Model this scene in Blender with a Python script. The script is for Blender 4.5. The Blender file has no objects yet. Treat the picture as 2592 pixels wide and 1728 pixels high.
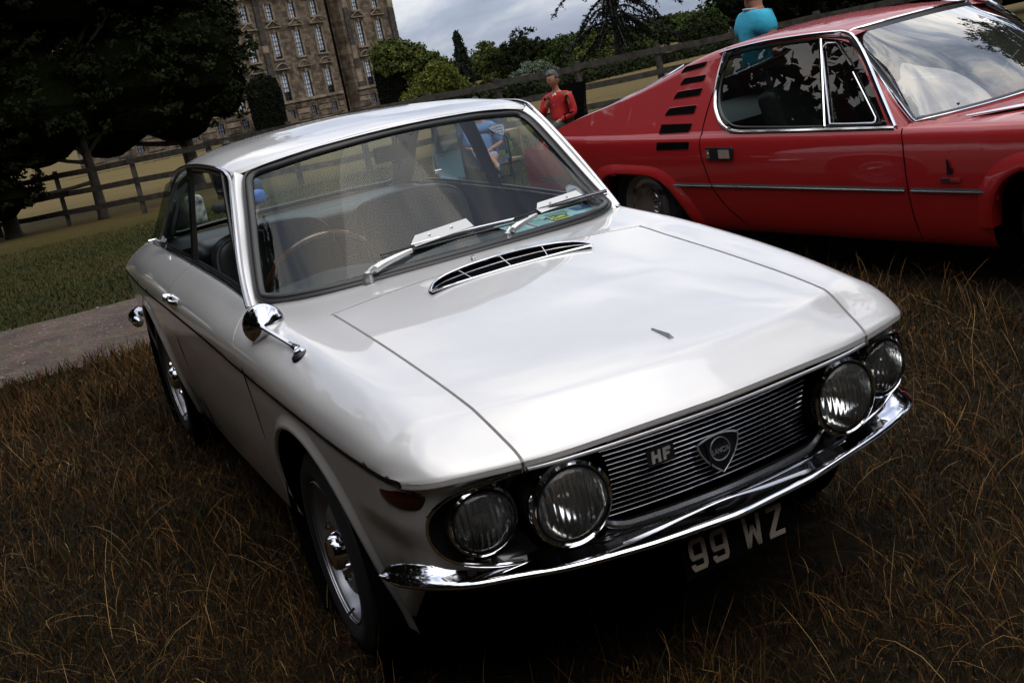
import bpy, math, random
import numpy as np
from mathutils import Vector, Matrix

random.seed(7); np.random.seed(7)
scn = bpy.context.scene
COL = scn.collection

# ------------------------------------------------------------------ camera
# car frame: x towards the nose, y towards the car's left, z up; the silver car
# stands on ground that rises gently towards its tail, so its frame is tilted.
CAMC = np.array([2.7692015, -1.3315690, 1.5695130])
YAW, PITCH, ROLL, FPX = 2.72019667, 0.27871872, -0.18601132, 2853.12249
UPV = np.array([-0.03954709, 0.0075154, 1.0]); UPV /= np.linalg.norm(UPV)
xw = np.array([1.0, 0, 0]) - UPV * UPV[0]; xw /= np.linalg.norm(xw)
yw = np.cross(UPV, xw)
M3 = np.stack([xw, yw, UPV])                      # car frame -> world

def cam_axes():
    cy, sy, cp, sp = math.cos(YAW), math.sin(YAW), math.cos(PITCH), math.sin(PITCH)
    f = np.array([cy*cp, sy*cp, -sp]); r = np.array([sy, -cy, 0.0]); u = np.cross(r, f)
    cr, sr = math.cos(ROLL), math.sin(ROLL)
    return M3 @ (r*cr + u*sr), M3 @ (-r*sr + u*cr), M3 @ f
RGT, UPC, FWD = cam_axes()
CAMW = M3 @ CAMC
cam_d = bpy.data.cameras.new('camera'); cam = bpy.data.objects.new('camera', cam_d); COL.objects.link(cam)
cam_d.sensor_width = 36; cam_d.lens = FPX/2592*36; cam_d.clip_start = 0.05; cam_d.clip_end = 6000
mw = Matrix.Identity(4)
for i in range(3):
    mw[i][0] = RGT[i]; mw[i][1] = UPC[i]; mw[i][2] = -FWD[i]; mw[i][3] = CAMW[i]
cam.matrix_world = mw
scn.camera = cam

# ------------------------------------------------------------------ world, sun
SUN_EL, SUN_AZ = math.radians(58), math.radians(20)
world = bpy.data.worlds.new('World'); scn.world = world; world.use_nodes = True
nt = world.node_tree; nt.nodes.clear()
def N(nt, t, **k):
    n = nt.nodes.new(t)
    for a, b in k.items():
        if a.startswith('i_'): n.inputs[a[2:].replace('_', ' ')].default_value = b
        elif a.startswith('n_'): n.inputs[int(a[2:])].default_value = b
        else: setattr(n, a, b)
    return n
def Lk(nt, a, b): nt.links.new(a, b)
SKYK = 1.0
o_ = N(nt, 'ShaderNodeOutputWorld'); bg = N(nt, 'ShaderNodeBackground'); bg.inputs[1].default_value = 0.10
sky = N(nt, 'ShaderNodeTexSky', sky_type='NISHITA', sun_disc=False, sun_elevation=SUN_EL, sun_rotation=math.pi/2-SUN_AZ)
tc = N(nt, 'ShaderNodeTexCoord')
sep = N(nt, 'ShaderNodeSeparateXYZ'); Lk(nt, tc.outputs['Generated'], sep.inputs[0])
# cloud layer: project the direction on a flat layer overhead
mz = N(nt, 'ShaderNodeMath', operation='MAXIMUM', n_1=0.0); Lk(nt, sep.outputs[2], mz.inputs[0])
mp = N(nt, 'ShaderNodeMapping'); mp.inputs['Scale'].default_value = (1.0, 1.0, 2.6); mp.inputs['Location'].default_value = (3.1, 1.7, 0.3)
Lk(nt, tc.outputs['Generated'], mp.inputs[0])
n1 = N(nt, 'ShaderNodeTexNoise'); n1.inputs['Scale'].default_value = 2.3; n1.inputs['Detail'].default_value = 9; n1.inputs['Roughness'].default_value = .6; n1.inputs['Distortion'].default_value = .5
Lk(nt, mp.outputs[0], n1.inputs['Vector'])
cr1 = N(nt, 'ShaderNodeValToRGB'); Lk(nt, n1.outputs[0], cr1.inputs[0])
e = cr1.color_ramp.elements
e[0].position = .36; e[0].color = (.24, .29, .42, 1)
e[1].position = .64; e[1].color = (1.0, .99, .97, 1)
q = cr1.color_ramp.elements.new(.47); q.color = (.40, .46, .60, 1)
q = cr1.color_ramp.elements.new(.54); q.color = (.66, .70, .78, 1)
# overcast layers look about twice as bright overhead as near the horizon
zr = N(nt, 'ShaderNodeMapRange', n_1=0.0, n_2=1.0, n_3=7.6, n_4=26.0); Lk(nt, mz.outputs[0], zr.inputs[0])
wm = N(nt, 'ShaderNodeMapRange', n_1=.12, n_2=.5, n_3=0.0, n_4=1.0); Lk(nt, mz.outputs[0], wm.inputs[0])      # thicker, whiter cloud higher up
wmx = N(nt, 'ShaderNodeMix', data_type='RGBA', blend_type='MULTIPLY'); Lk(nt, wm.outputs[0], wmx.inputs[0]); Lk(nt, cr1.outputs[0], wmx.inputs[6]); wmx.inputs[7].default_value = (1.0, .95, .88, 1)
mul = N(nt, 'ShaderNodeVectorMath', operation='SCALE'); Lk(nt, wmx.outputs[2], mul.inputs[0]); Lk(nt, zr.outputs[0], mul.inputs['Scale'])
mx = N(nt, 'ShaderNodeMix', data_type='RGBA'); mx.inputs[0].default_value = .88
Lk(nt, sky.outputs[0], mx.inputs[6]); Lk(nt, mul.outputs[0], mx.inputs[7])
Lk(nt, mx.outputs[2], bg.inputs[0]); Lk(nt, bg.outputs[0], o_.inputs[0])

sun_d = bpy.data.lights.new('sun', 'SUN'); sun_d.energy = 0.6; sun_d.angle = math.radians(50); sun_d.color = (1, .96, .9)
sun = bpy.data.objects.new('sun', sun_d); COL.objects.link(sun)
sdir = Vector((math.cos(SUN_EL)*math.cos(SUN_AZ), math.cos(SUN_EL)*math.sin(SUN_AZ), math.sin(SUN_EL)))
sun.rotation_euler = sdir.to_track_quat('Z', 'Y').to_euler()
scn.view_settings.view_transform = 'Standard'; scn.view_settings.look = 'None'
scn.view_settings.gamma = 1; scn.view_settings.use_curve_mapping = False
scn.view_settings.exposure = 0.28
scn.render.engine = 'CYCLES'
scn.cycles.max_bounces = 10; scn.cycles.transparent_max_bounces = 24; scn.cycles.glossy_bounces = 5
scn.cycles.diffuse_bounces = 3

# ------------------------------------------------------------------ helpers
def ray(px, py):
    d = FWD*FPX + RGT*(px-1296) - UPC*(py-864)
    return d/np.linalg.norm(d)
def gz(X, Y=0.0):
    """height of the ground"""
    u = -np.asarray(X, float)
    sl0 = 0.0395
    u1, u2, u3 = 3.3, 9.0, 24.0
    z1 = sl0*np.clip(u, -12, u1)
    t = np.clip(u-u1, 0, u2-u1); z2 = sl0*t - (sl0+.022)*t*t/(2*(u2-u1))
    t = np.clip(u-u2, 0, u3-u2); z3 = -.022*t
    t = np.clip(u-u3, 0, 110); z4 = -.022*t + (.022-.0105)*np.minimum(t, 30)**2/60 + (.022-.0105)*np.maximum(t-30, 0)
    return z1+z2+z3+z4 + .0075*6*np.tanh(np.asarray(Y, float)/6)*np.exp(-np.maximum(u-3, 0)/10)
def ground_at(px, py, dmax=400):
    d = ray(px, py); lo, hi = .5, None
    t = .5
    while t < dmax:
        P = CAMW+d*t
        if P[2] < gz(P[0], P[1]): hi = t; break
        lo = t; t *= 1.02
    if hi is None: hi = dmax
    for k in range(40):
        m = (lo+hi)/2; P = CAMW+d*m
        if P[2] < gz(P[0], P[1]): hi = m
        else: lo = m
    return CAMW+d*lo
def at_dist(px, py, D):
    d = ray(px, py); return CAMW+d*(D/math.hypot(d[0], d[1]))

def tag(o, label=None, cat=None, group=None, kind=None):
    if label: o['label'] = label
    if cat: o['category'] = cat
    if group: o['group'] = group
    if kind: o['kind'] = kind
    return o
def empty(name, loc=(0, 0, 0), rz=0, label=None, cat=None, group=None, mat=None):
    o = bpy.data.objects.new(name, None); COL.objects.link(o)
    if mat is not None: o.matrix_world = mat
    else: o.location = loc; o.rotation_euler = (0, 0, rz)
    o.empty_display_size = .1
    return tag(o, label, cat, group)
def mesh_obj(name, V, F, mat=None, parent=None, smooth=True, sharp=None):
    me = bpy.data.meshes.new(name)
    me.from_pydata([tuple(map(float, v)) for v in V], [], [tuple(int(i) for i in f) for f in F])
    if mat is not None: me.materials.append(mat)
    if smooth:
        me.shade_smooth()
        if sharp: me.set_sharp_from_angle(angle=math.radians(sharp))
    me.update()
    o = bpy.data.objects.new(name, me); COL.objects.link(o)
    if parent is not None: o.parent = parent
    return o
def np_mesh(name, V, F, mat=None, parent=None, smooth=False):
    """fast build: F is an (n,k) array"""
    me = bpy.data.meshes.new(name); V = np.asarray(V, np.float32); F = np.asarray(F, np.int32)
    me.vertices.add(len(V)); me.vertices.foreach_set('co', V.ravel())
    n, k = F.shape
    me.loops.add(n*k); me.loops.foreach_set('vertex_index', F.ravel())
    me.polygons.add(n); me.polygons.foreach_set('loop_start', np.arange(n, dtype=np.int32)*k)
    if smooth: me.polygons.foreach_set('use_smooth', np.ones(n, bool))
    if mat is not None: me.materials.append(mat)
    me.update(calc_edges=True)
    o = bpy.data.objects.new(name, me); COL.objects.link(o)
    if parent is not None: o.parent = parent
    return o
class MB:
    def __init__(s): s.V = []; s.F = []
    def add(s, V, F):
        b = len(s.V); s.V += [tuple(v) for v in V]; s.F += [tuple(i+b for i in f) for f in F]; return s
    def box(s, c, d, R=None):
        v = np.array([[x, y, z] for x in (-.5, .5) for y in (-.5, .5) for z in (-.5, .5)])*np.array(d)
        if R is not None: v = v @ np.array(R).T
        return s.add(v+np.array(c), [(0, 1, 3, 2), (4, 6, 7, 5), (0, 4, 5, 1), (2, 3, 7, 6), (0, 2, 6, 4), (1, 5, 7, 3)])
    def tube(s, P, r, n=8, closed=False, cap=True):
        P = np.array(P, float); m = len(P)
        r = np.full(m, r, float) if np.isscalar(r) else np.array(r, float)
        T = np.zeros_like(P)
        for i in range(m):
            a = P[(i-1) % m] if (closed or i > 0) else P[i]; b = P[(i+1) % m] if (closed or i < m-1) else P[i]
            T[i] = (b-a)/(np.linalg.norm(b-a)+1e-12)
        u = np.cross(T[0], [0, 0, 1.0])
        if np.linalg.norm(u) < .1: u = np.cross(T[0], [1.0, 0, 0])
        V = []
        for i in range(m):
            u = u-T[i]*(u@T[i]); u /= np.linalg.norm(u)+1e-12; w = np.cross(T[i], u)
            for k in range(n):
                a = 2*math.pi*k/n; V.append(P[i]+r[i]*(u*math.cos(a)+w*math.sin(a)))
        F = []
        for i in range(m if closed else m-1):
            j = (i+1) % m
            for k in range(n): F.append((i*n+k, i*n+(k+1) % n, j*n+(k+1) % n, j*n+k))
        if cap and not closed: F.append(tuple(range(n))[::-1]); F.append(tuple((m-1)*n+k for k in range(n)))
        return s.add(V, F)
    def lathe(s, prof, c=(0, 0, 0), ax=(1, 0, 0), n=40, a0=0, a1=2*math.pi):
        """prof: (radius, height along ax)"""
        ax = np.array(ax, float); ax /= np.linalg.norm(ax)
        u = np.cross(ax, [0, 0, 1.0])
        if np.linalg.norm(u) < .1: u = np.cross(ax, [1.0, 0, 0])
        u /= np.linalg.norm(u); w = np.cross(ax, u); full = abs(a1-a0-2*math.pi) < 1e-6
        V = []
        for (r, h) in prof:
            for k in range(n if full else n+1):
                a = a0+(a1-a0)*k/n; V.append(np.array(c)+ax*h+r*(u*math.cos(a)+w*math.sin(a)))
        m = n if full else n+1; F = []
        for i in range(len(prof)-1):
            for k in range(n):
                k2 = (k+1) % m if full else k+1
                F.append((i*m+k, i*m+k2, (i+1)*m+k2, (i+1)*m+k))
        return s.add(V, F)
    def grid(s, G):
        G = np.array(G); a, b = G.shape[:2]
        V = G.reshape(-1, 3); F = [(i*b+j, i*b+j+1, (i+1)*b+j+1, (i+1)*b+j) for i in range(a-1) for j in range(b-1)]
        return s.add(V, F)
    def ext(s, poly, axis_o, eu, ev, en, t):
        """extruded polygon: 2-D points on (eu,ev) from origin, thickness t along en"""
        o = np.array(axis_o, float); eu, ev, en = map(lambda a: np.array(a, float), (eu, ev, en))
        n = len(poly); V = [o+eu*p[0]+ev*p[1] for p in poly]; V += [v+en*t for v in V]
        F = [tuple(range(n))[::-1], tuple(range(n, 2*n))]+[(i, (i+1) % n, n+(i+1) % n, n+i) for i in range(n)]
        return s.add(V, F)
    def build(s, name, mat=None, parent=None, smooth=True, sharp=35):
        return mesh_obj(name, s.V, s.F, mat, parent, smooth, sharp)

def makima(t, P, te):
    t = np.asarray(t, float); P = np.asarray(P, float); te = np.asarray(te, float)
    n = len(t)
    if n == 2:
        w = ((te-t[0])/(t[1]-t[0])).reshape((-1,)+(1,)*(P.ndim-1)); return P[0]*(1-w)+P[1]*w
    h = np.diff(t).reshape((-1,)+(1,)*(P.ndim-1)); d = np.diff(P, axis=0)/h
    d = np.concatenate([[3*d[0]-2*d[1]], [2*d[0]-d[1]], d, [2*d[-1]-d[-2]], [3*d[-1]-2*d[-2]]])
    w1 = np.abs(d[3:]-d[2:-1])+np.abs(d[3:]+d[2:-1])/2; w2 = np.abs(d[1:-2]-d[:-3])+np.abs(d[1:-2]+d[:-3])/2
    m = (w1*d[1:-2]+w2*d[2:-1])/(w1+w2+1e-9)
    i = np.clip(np.searchsorted(t, te, side='right')-1, 0, n-2)
    hh = h[i]; s = ((te-t[i])).reshape((-1,)+(1,)*(P.ndim-1))/hh
    return ((2*s**3-3*s**2+1)*P[i]+(s**3-2*s**2+s)*hh*m[i]+(-2*s**3+3*s**2)*P[i+1]+(s**3-s**2)*hh*m[i+1])
def chord(C):
    d = np.linalg.norm(np.diff(C, axis=0), axis=-1)
    while d.ndim > 1: d = d.mean(-1)
    return np.concatenate([[0], np.cumsum(d)])
def idx2t(t, u): return np.interp(u, np.arange(len(t)), t)
def curve(pts, n):
    P = np.array(pts, float); t = chord(P); return makima(t, P, np.linspace(0, t[-1], n))
def surf(C, us, vs):
    C = np.array(C, float); tu = chord(C); G = makima(tu, C, idx2t(tu, us))
    G = np.swapaxes(G, 0, 1); tv = chord(G); G = makima(tv, G, idx2t(tv, vs))
    return np.swapaxes(G, 0, 1)
def sub(a, b, n): return np.linspace(a, b, n+1)
def steps(knots, per):
    r = []
    for i in range(len(knots)-1):
        r += list(np.linspace(knots[i], knots[i+1], per[i] if hasattr(per, '__len__') else per, endpoint=False))
    return np.array(r+[knots[-1]])
MIR = np.array([1, -1, 1.0])
def both(mb, G, flip=False):
    """add a half-body grid for both sides"""
    G = np.array(G)
    mb.grid(G[::-1] if flip else G); mb.grid((G*MIR) if flip else (G*MIR)[::-1])

# ------------------------------------------------------------------ materials
def mat_new(name):
    m = bpy.data.materials.new(name); m.use_nodes = True; nt = m.node_tree
    return m, nt, nt.nodes['Principled BSDF']
def simple(name, col, rough=.5, metal=0, coat=0, spec=None, bump=None, var=None, emis=None, trans=None, coatr=.03):
    m, nt, b = mat_new(name)
    b.inputs['Base Color'].default_value = (*col, 1); b.inputs['Roughness'].default_value = rough
    b.inputs['Metallic'].default_value = metal; b.inputs['Coat Weight'].default_value = coat; b.inputs['Coat Roughness'].default_value = coatr
    if spec is not None: b.inputs['Specular IOR Level'].default_value = spec
    if bump or var:
        tc = N(nt, 'ShaderNodeTexCoord'); n = N(nt, 'ShaderNodeTexNoise'); n.inputs['Scale'].default_value = (bump or var)[0]; n.inputs['Detail'].default_value = 6
        Lk(nt, tc.outputs['Object'], n.inputs['Vector'])
        if bump:
            bp = N(nt, 'ShaderNodeBump'); bp.inputs['Strength'].default_value = bump[1]; bp.inputs['Distance'].default_value = bump[2] if len(bump) > 2 else .01
            Lk(nt, n.outputs[0], bp.inputs['Height']); Lk(nt, bp.outputs[0], b.inputs['Normal'])
        if var:
            n2 = N(nt, 'ShaderNodeTexNoise'); n2.inputs['Scale'].default_value = var[0]; n2.inputs['Detail'].default_value = 8
            Lk(nt, tc.outputs['Object'], n2.inputs['Vector'])
            r = N(nt, 'ShaderNodeValToRGB'); Lk(nt, n2.outputs[0], r.inputs[0])
            k = var[1]; r.color_ramp.elements[0].position = .3; r.color_ramp.elements[1].position = .7
            r.color_ramp.elements[0].color = (*[c*(1-k) for c in col], 1); r.color_ramp.elements[1].color = (*(var[2] if len(var) > 2 else [min(1, c*(1+k)) for c in col]), 1)
            Lk(nt, r.outputs[0], b.inputs['Base Color'])
    return m
def glass_mat(name, tint=(.8, .88, .86), ior=1.5, k=1.0, dust=0.0):
    """thin sheet of glass: what is behind shows through, the sky reflects by Fresnel"""
    m = bpy.data.materials.new(name); m.use_nodes = True; nt = m.node_tree; nt.nodes.clear()
    out = N(nt, 'ShaderNodeOutputMaterial'); t = N(nt, 'ShaderNodeBsdfTransparent'); t.inputs[0].default_value = (*tint, 1)
    g = N(nt, 'ShaderNodeBsdfGlossy'); g.inputs['Roughness'].default_value = 0.0; g.inputs[0].default_value = (1, 1, 1, 1)
    lw = N(nt, 'ShaderNodeLayerWeight'); lw.inputs[0].default_value = .5      # Schlick's Fresnel, same from both faces, two surfaces
    pw = N(nt, 'ShaderNodeMath', operation='POWER', n_1=5.0); Lk(nt, lw.outputs['Facing'], pw.inputs[0])
    r0 = ((ior-1)/(ior+1))**2
    mm = N(nt, 'ShaderNodeMath', operation='MULTIPLY_ADD', n_1=(1-r0)*k, n_2=r0*2*k); mm.use_clamp = True; Lk(nt, pw.outputs[0], mm.inputs[0])
    mix = N(nt, 'ShaderNodeMixShader'); Lk(nt, mm.outputs[0], mix.inputs[0]); Lk(nt, t.outputs[0], mix.inputs[1]); Lk(nt, g.outputs[0], mix.inputs[2])
    last = mix
    if dust:
        d = N(nt, 'ShaderNodeBsdfDiffuse'); d.inputs[0].default_value = (.6, .62, .6, 1)
        m2 = N(nt, 'ShaderNodeMixShader'); m2.inputs[0].default_value = dust
        Lk(nt, mix.outputs[0], m2.inputs[1]); Lk(nt, d.outputs[0], m2.inputs[2]); last = m2
    Lk(nt, last.outputs[0], out.inputs[0]); return m
def paint_mat(name, col, rough=.38, metal=0.0, coat=1.0, wave=.0):
    m, nt, b = mat_new(name); b.inputs['Metallic'].default_value = metal
    b.inputs['Base Color'].default_value = (*col, 1); b.inputs['Roughness'].default_value = rough
    b.inputs['Coat Weight'].default_value = coat; b.inputs['Coat Roughness'].default_value = .025; b.inputs['Coat IOR'].default_value = 1.55
    b.inputs['Specular IOR Level'].default_value = .4
    tc = N(nt, 'ShaderNodeTexCoord')
    n = N(nt, 'ShaderNodeTexNoise'); n.inputs['Scale'].default_value = 5.5; n.inputs['Detail'].default_value = 1.5
    Lk(nt, tc.outputs['Object'], n.inputs['Vector'])
    bp = N(nt, 'ShaderNodeBump'); bp.inputs['Strength'].default_value = 1; bp.inputs['Distance'].default_value = wave
    Lk(nt, n.outputs[0], bp.inputs['Height']); Lk(nt, bp.outputs[0], b.inputs['Coat Normal'])
    n2 = N(nt, 'ShaderNodeTexNoise'); n2.inputs['Scale'].default_value = 2.2; n2.inputs['Detail'].default_value = 7
    Lk(nt, tc.outputs['Object'], n2.inputs['Vector'])
    r = N(nt, 'ShaderNodeValToRGB'); Lk(nt, n2.outputs[0], r.inputs[0])
    r.color_ramp.elements[0].position = .3; r.color_ramp.elements[1].position = .7
    r.color_ramp.elements[0].color = (*[c*.95 for c in col], 1); r.color_ramp.elements[1].color = (*[min(1, c*1.03) for c in col], 1)
    Lk(nt, r.outputs[0], b.inputs['Base Color'])
    # film of dust varies the gloss a little
    r2 = N(nt, 'ShaderNodeMapRange', n_1=.35, n_2=.75, n_3=.015, n_4=.06); Lk(nt, n2.outputs[0], r2.inputs[0]); Lk(nt, r2.outputs[0], b.inputs['Coat Roughness'])
    return m
MATT0 = None
PAINT = paint_mat('silver_white_paint', (.73, .715, .70), .38, .34, wave=.0010)
RED = paint_mat('red_paint', (.36, .005, .007), .5, 0, .8, wave=.0007)
CHROME = simple('chrome', (.78, .78, .80), .06, 1)
CHROME_B = simple('brushed_trim', (.55, .55, .57), .18, 1)
BLACK = simple('black_plastic', (.012, .012, .013), .45)
MATT = simple('matt_black', (.004, .004, .004), 1.0, spec=.02)
RUBBER = simple('seal_rubber', (.014, .014, .015), .32, spec=.5)
TYRE = simple('tyre_rubber', (.016, .016, .016), .75, bump=(90, .3, .002))
ALLOY = simple('painted_rim', (.42, .42, .44), .32, .7)
LEATHER = simple('black_leather', (.030, .034, .036), .38, spec=.5, bump=(60, .10, .001))
DASH = simple('dash_vinyl', (.035, .04, .042), .5, bump=(60, .06, .001))
WOOD = simple('wood_rim', (.10, .035, .012), .25, coat=1, var=(30, .3))
GLASS = glass_mat('window_glass', (.82, .90, .88), 1.5, .42, .003)
GLASS_D = glass_mat('dark_window_glass', (.45, .50, .48), 1.5, .6, .004)
WHITE = simple('white_metal', (.90, .90, .90), .4)
SATIN = simple('satin_bright_trim', (.85, .85, .86), .32, .85)
MIRRORM = simple('lamp_reflector', (.85, .85, .86), .04, 1)
# ================================================================== silver coupe
cm = Matrix.Identity(4)
for i in range(3):
    for j in range(3): cm[i][j] = M3[i][j]
CAR = empty('silver_coupe', mat=cm, label='silver white classic two-door coupe with four round headlights parked on dry grass', cat='car')

# ---- upper body control net: rows across (centre -> belt), stations from nose to tail
E_ = [(.832, 0, .697), (.818, .25, .696), (.803, .38, .693), (.787, .47, .693), (.745, .60, .692), (.721, .645, .689), (.691, .673, .686), (.655, .694, .684)]
ST = [
 [(.822, 0, .708), (.808, .25, .707), (.794, .38, .704), (.778, .471, .704), (.736, .60, .703), (.712, .646, .699), (.683, .674, .694), (.647, .696, .689)],
 [(.780, 0, .748), (.765, .25, .745), (.745, .38, .742), (.715, .48, .739), (.670, .598, .741), (.655, .655, .728), (.628, .689, .710), (.600, .709, .689)],
 [(.742, 0, .781), (.727, .25, .779), (.700, .38, .776), (.648, .491, .773), (.604, .597, .770), (.592, .660, .748), (.573, .702, .722), (.555, .716, .692)],
 [(.722, 0, .790), (.707, .25, .788), (.680, .38, .785), (.624, .493, .781), (.578, .597, .778), (.567, .662, .753), (.549, .705, .725), (.530, .7195, .6935)],
 [(.45, 0, .829), (.44, .252, .826), (.42, .383, .820), (.40, .498, .811), (.40, .612, .807), (.39, .676, .778), (.38, .718, .741), (.37, .731, .699)],
 [(.18, 0, .857), (.17, .254, .853), (.16, .385, .845), (.15, .503, .836), (.15, .624, .835), (.14, .689, .803), (.13, .733, .762), (.12, .744, .7145)],
 [(-.06, 0, .874), (-.06, .256, .870), (-.06, .387, .862), (-.06, .508, .853), (-.06, .632, .853), (-.07, .697, .819), (-.08, .740, .776), (-.09, .750, .7215)],
 [(-.245, 0, .885), (-.240, .257, .881), (-.232, .390, .874), (-.222, .514, .866), (-.25, .636, .866), (-.27, .702, .834), (-.28, .746, .786), (-.30, .7535, .727)],
 [(-.380, 0, .892), (-.400, .25, .887), (-.432, .39, .881), (-.475, .515, .875), (-.535, .642, .876), (-.54, .703, .846), (-.55, .750, .796), (-.56, .758, .735)],
]
SIDE = [  # window sill, upper flank, lower flank, belt  (behind the windscreen pillar)
 [(-.62, .646, .882), (-.63, .699, .850), (-.64, .750, .799), (-.65, .7595, .740)],
 [(-.95, .636, .893), (-.95, .695, .862), (-.95, .749, .806), (-.95, .761, .746)],
 [(-1.3, .634, .896), (-1.3, .694, .864), (-1.3, .748, .807), (-1.3, .762, .749)],
 [(-1.7, .632, .896), (-1.7, .691, .864), (-1.7, .745, .806), (-1.7, .759, .746)],
 [(-2.1, .628, .893), (-2.1, .684, .862), (-2.1, .737, .801), (-2.1, .752, .736)],
 [(-2.45, .615, .880), (-2.45, .670, .850), (-2.45, .724, .793), (-2.45, .742, .728)],
 [(-2.8, .595, .850), (-2.8, .646, .825), (-2.8, .700, .778), (-2.8, .726, .723)],
 [(-3.02, .578, .815), (-3.02, .628, .797), (-3.02, .685, .758), (-3.02, .714, .721)],
 [(-3.11, .56, .790), (-3.11, .605, .778), (-3.11, .655, .748), (-3.11, .688, .716)],
]
SIDE = [[(r[0][0], 0, r[0][2]+.012), (r[0][0], .25, r[0][2]+.011), (r[0][0], .38, r[0][2]+.009), (r[0][0], .51, r[0][2]+.005)]+r for r in SIDE]
TOP = np.array([E_]+ST+SIDE)                  # 19 stations x 8 rows
US = steps(range(19), [3, 5, 5, 4, 10, 10, 8, 8, 6, 3, 10, 10, 12, 12, 10, 10, 8, 5])
VS = steps(range(8), [8, 5, 5, 6, 5, 5, 5])
TG = surf(TOP, US, VS)
vi = lambda v: int(np.where(np.isclose(VS, v))[0][0])
ui = lambda u: int(np.where(np.isclose(US, u))[0][0])
IG, IC, IH, IE, IT = vi(3), vi(4), ui(8), ui(9), ui(15)
NV = len(VS)
def lip(rowA, rowB, depth=.026, rad=.003):
    """turned-down edge: A is the row just inside the edge row B"""
    A, B = np.array(rowA), np.array(rowB); d = B-A; d /= np.linalg.norm(d, axis=1)[:, None]+1e-9
    n = np.array([0, 0, -1.0])
    return [B-d*rad*.3+n*rad*.35, B+n*rad*1.0, B+n*depth]
def weld(mb, name, mat, parent, sharp=50, d=.0004):
    import bmesh
    o = mb.build(name, mat, parent, sharp=None); bm = bmesh.new(); bm.from_mesh(o.data)
    bmesh.ops.remove_doubles(bm, verts=bm.verts, dist=d); bmesh.ops.recalc_face_normals(bm, faces=bm.faces)
    bm.to_mesh(o.data); bm.free(); o.data.set_sharp_from_angle(angle=math.radians(sharp)); return o
# hood (bonnet), one mesh over both halves
H = TG[:IH+1, :IG+1].copy(); H[:, -1, 1] -= .0040; H[-1, :, 0] += .003
full = np.concatenate([(H*MIR)[:, :0:-1], H], 1)
G = np.concatenate([np.stack(lip(full[:, 1], full[:, 0])[::-1], 1), full, np.stack(lip(full[:, -2], full[:, -1]), 1)], 1)
G = np.concatenate([np.stack(lip(G[1], G[0], .012, .004)[::-1], 0), G, np.stack(lip(G[-2], G[-1]), 0)], 0)
weld(MB().grid(G), 'bonnet', PAINT, CAR, 60)
# body shell: wings, scuttle, rear flanks, boot deck
mb = MB()
F = TG[:IH+1, IG:].copy(); F[:, 0, 1] += .0036
F = np.concatenate([np.stack(lip(F[:, 1], F[:, 0])[::-1], 1), F], 1)
both(mb, F); ft = lip(F[1], F[0], .012, .004); both(mb, np.stack([F[0]]+ft, 0))
C = TG[IH:IE+1, :IC+1].copy(); C[0, :IG+1, 0] -= .003
both(mb, C); both(mb, np.stack([C[0, :IG+1]]+lip(C[1, :IG+1], C[0, :IG+1]), 0))
# the scuttle carries on a little way under the windscreen seal
c2 = C[-1].copy(); both(mb, np.stack([c2, c2+np.array([-.05, 0, -.012]), c2+np.array([-.09, 0, -.03])], 0))
def colx(k, X):
    c = TG[:, k]; o = np.argsort(c[:, 0]); return np.stack([X, np.interp(X, c[o, 0], c[o, 1]), np.interp(X, c[o, 0], c[o, 2])], -1)
def gap_x(k, which):
    f = (k-IC)/(NV-1.0-IC)
    if which == 0: return np.interp(f, [0, .33, .7, 1], [-.575, -.562, -.50, -.425])
    return np.interp(f, [0, .33, .66, 1], [-1.50, -1.535, -1.56, -1.565])
def seg(x0, x1, n):
    return np.stack([colx(k, np.linspace(x0(k), x1(k), n+1)) for k in range(IC, NV)], 1)
def side_lip(G, first):
    A, B = (G[1], G[0]) if first else (G[-2], G[-1])
    d = B-A; d /= np.linalg.norm(d, axis=1)[:, None]+1e-9
    n = np.array([0, -1.0, -.5]); n /= np.linalg.norm(n)
    r = [B-d*.001+n*.001, B+n*.004, B+n*.02]
    return np.concatenate([np.stack(r[::-1], 0), G], 0) if first else np.concatenate([G, np.stack(r, 0)], 0)
wing = seg(lambda k: TG[IH, k, 0], lambda k: gap_x(k, 0)+.0022, 16); both(mb, side_lip(wing, False))
rear = seg(lambda k: gap_x(k, 1)-.0022, lambda k: TG[-1, k, 0], 44); both(mb, side_lip(rear, True))
both(mb, TG[IT:, :IC+1])
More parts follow.
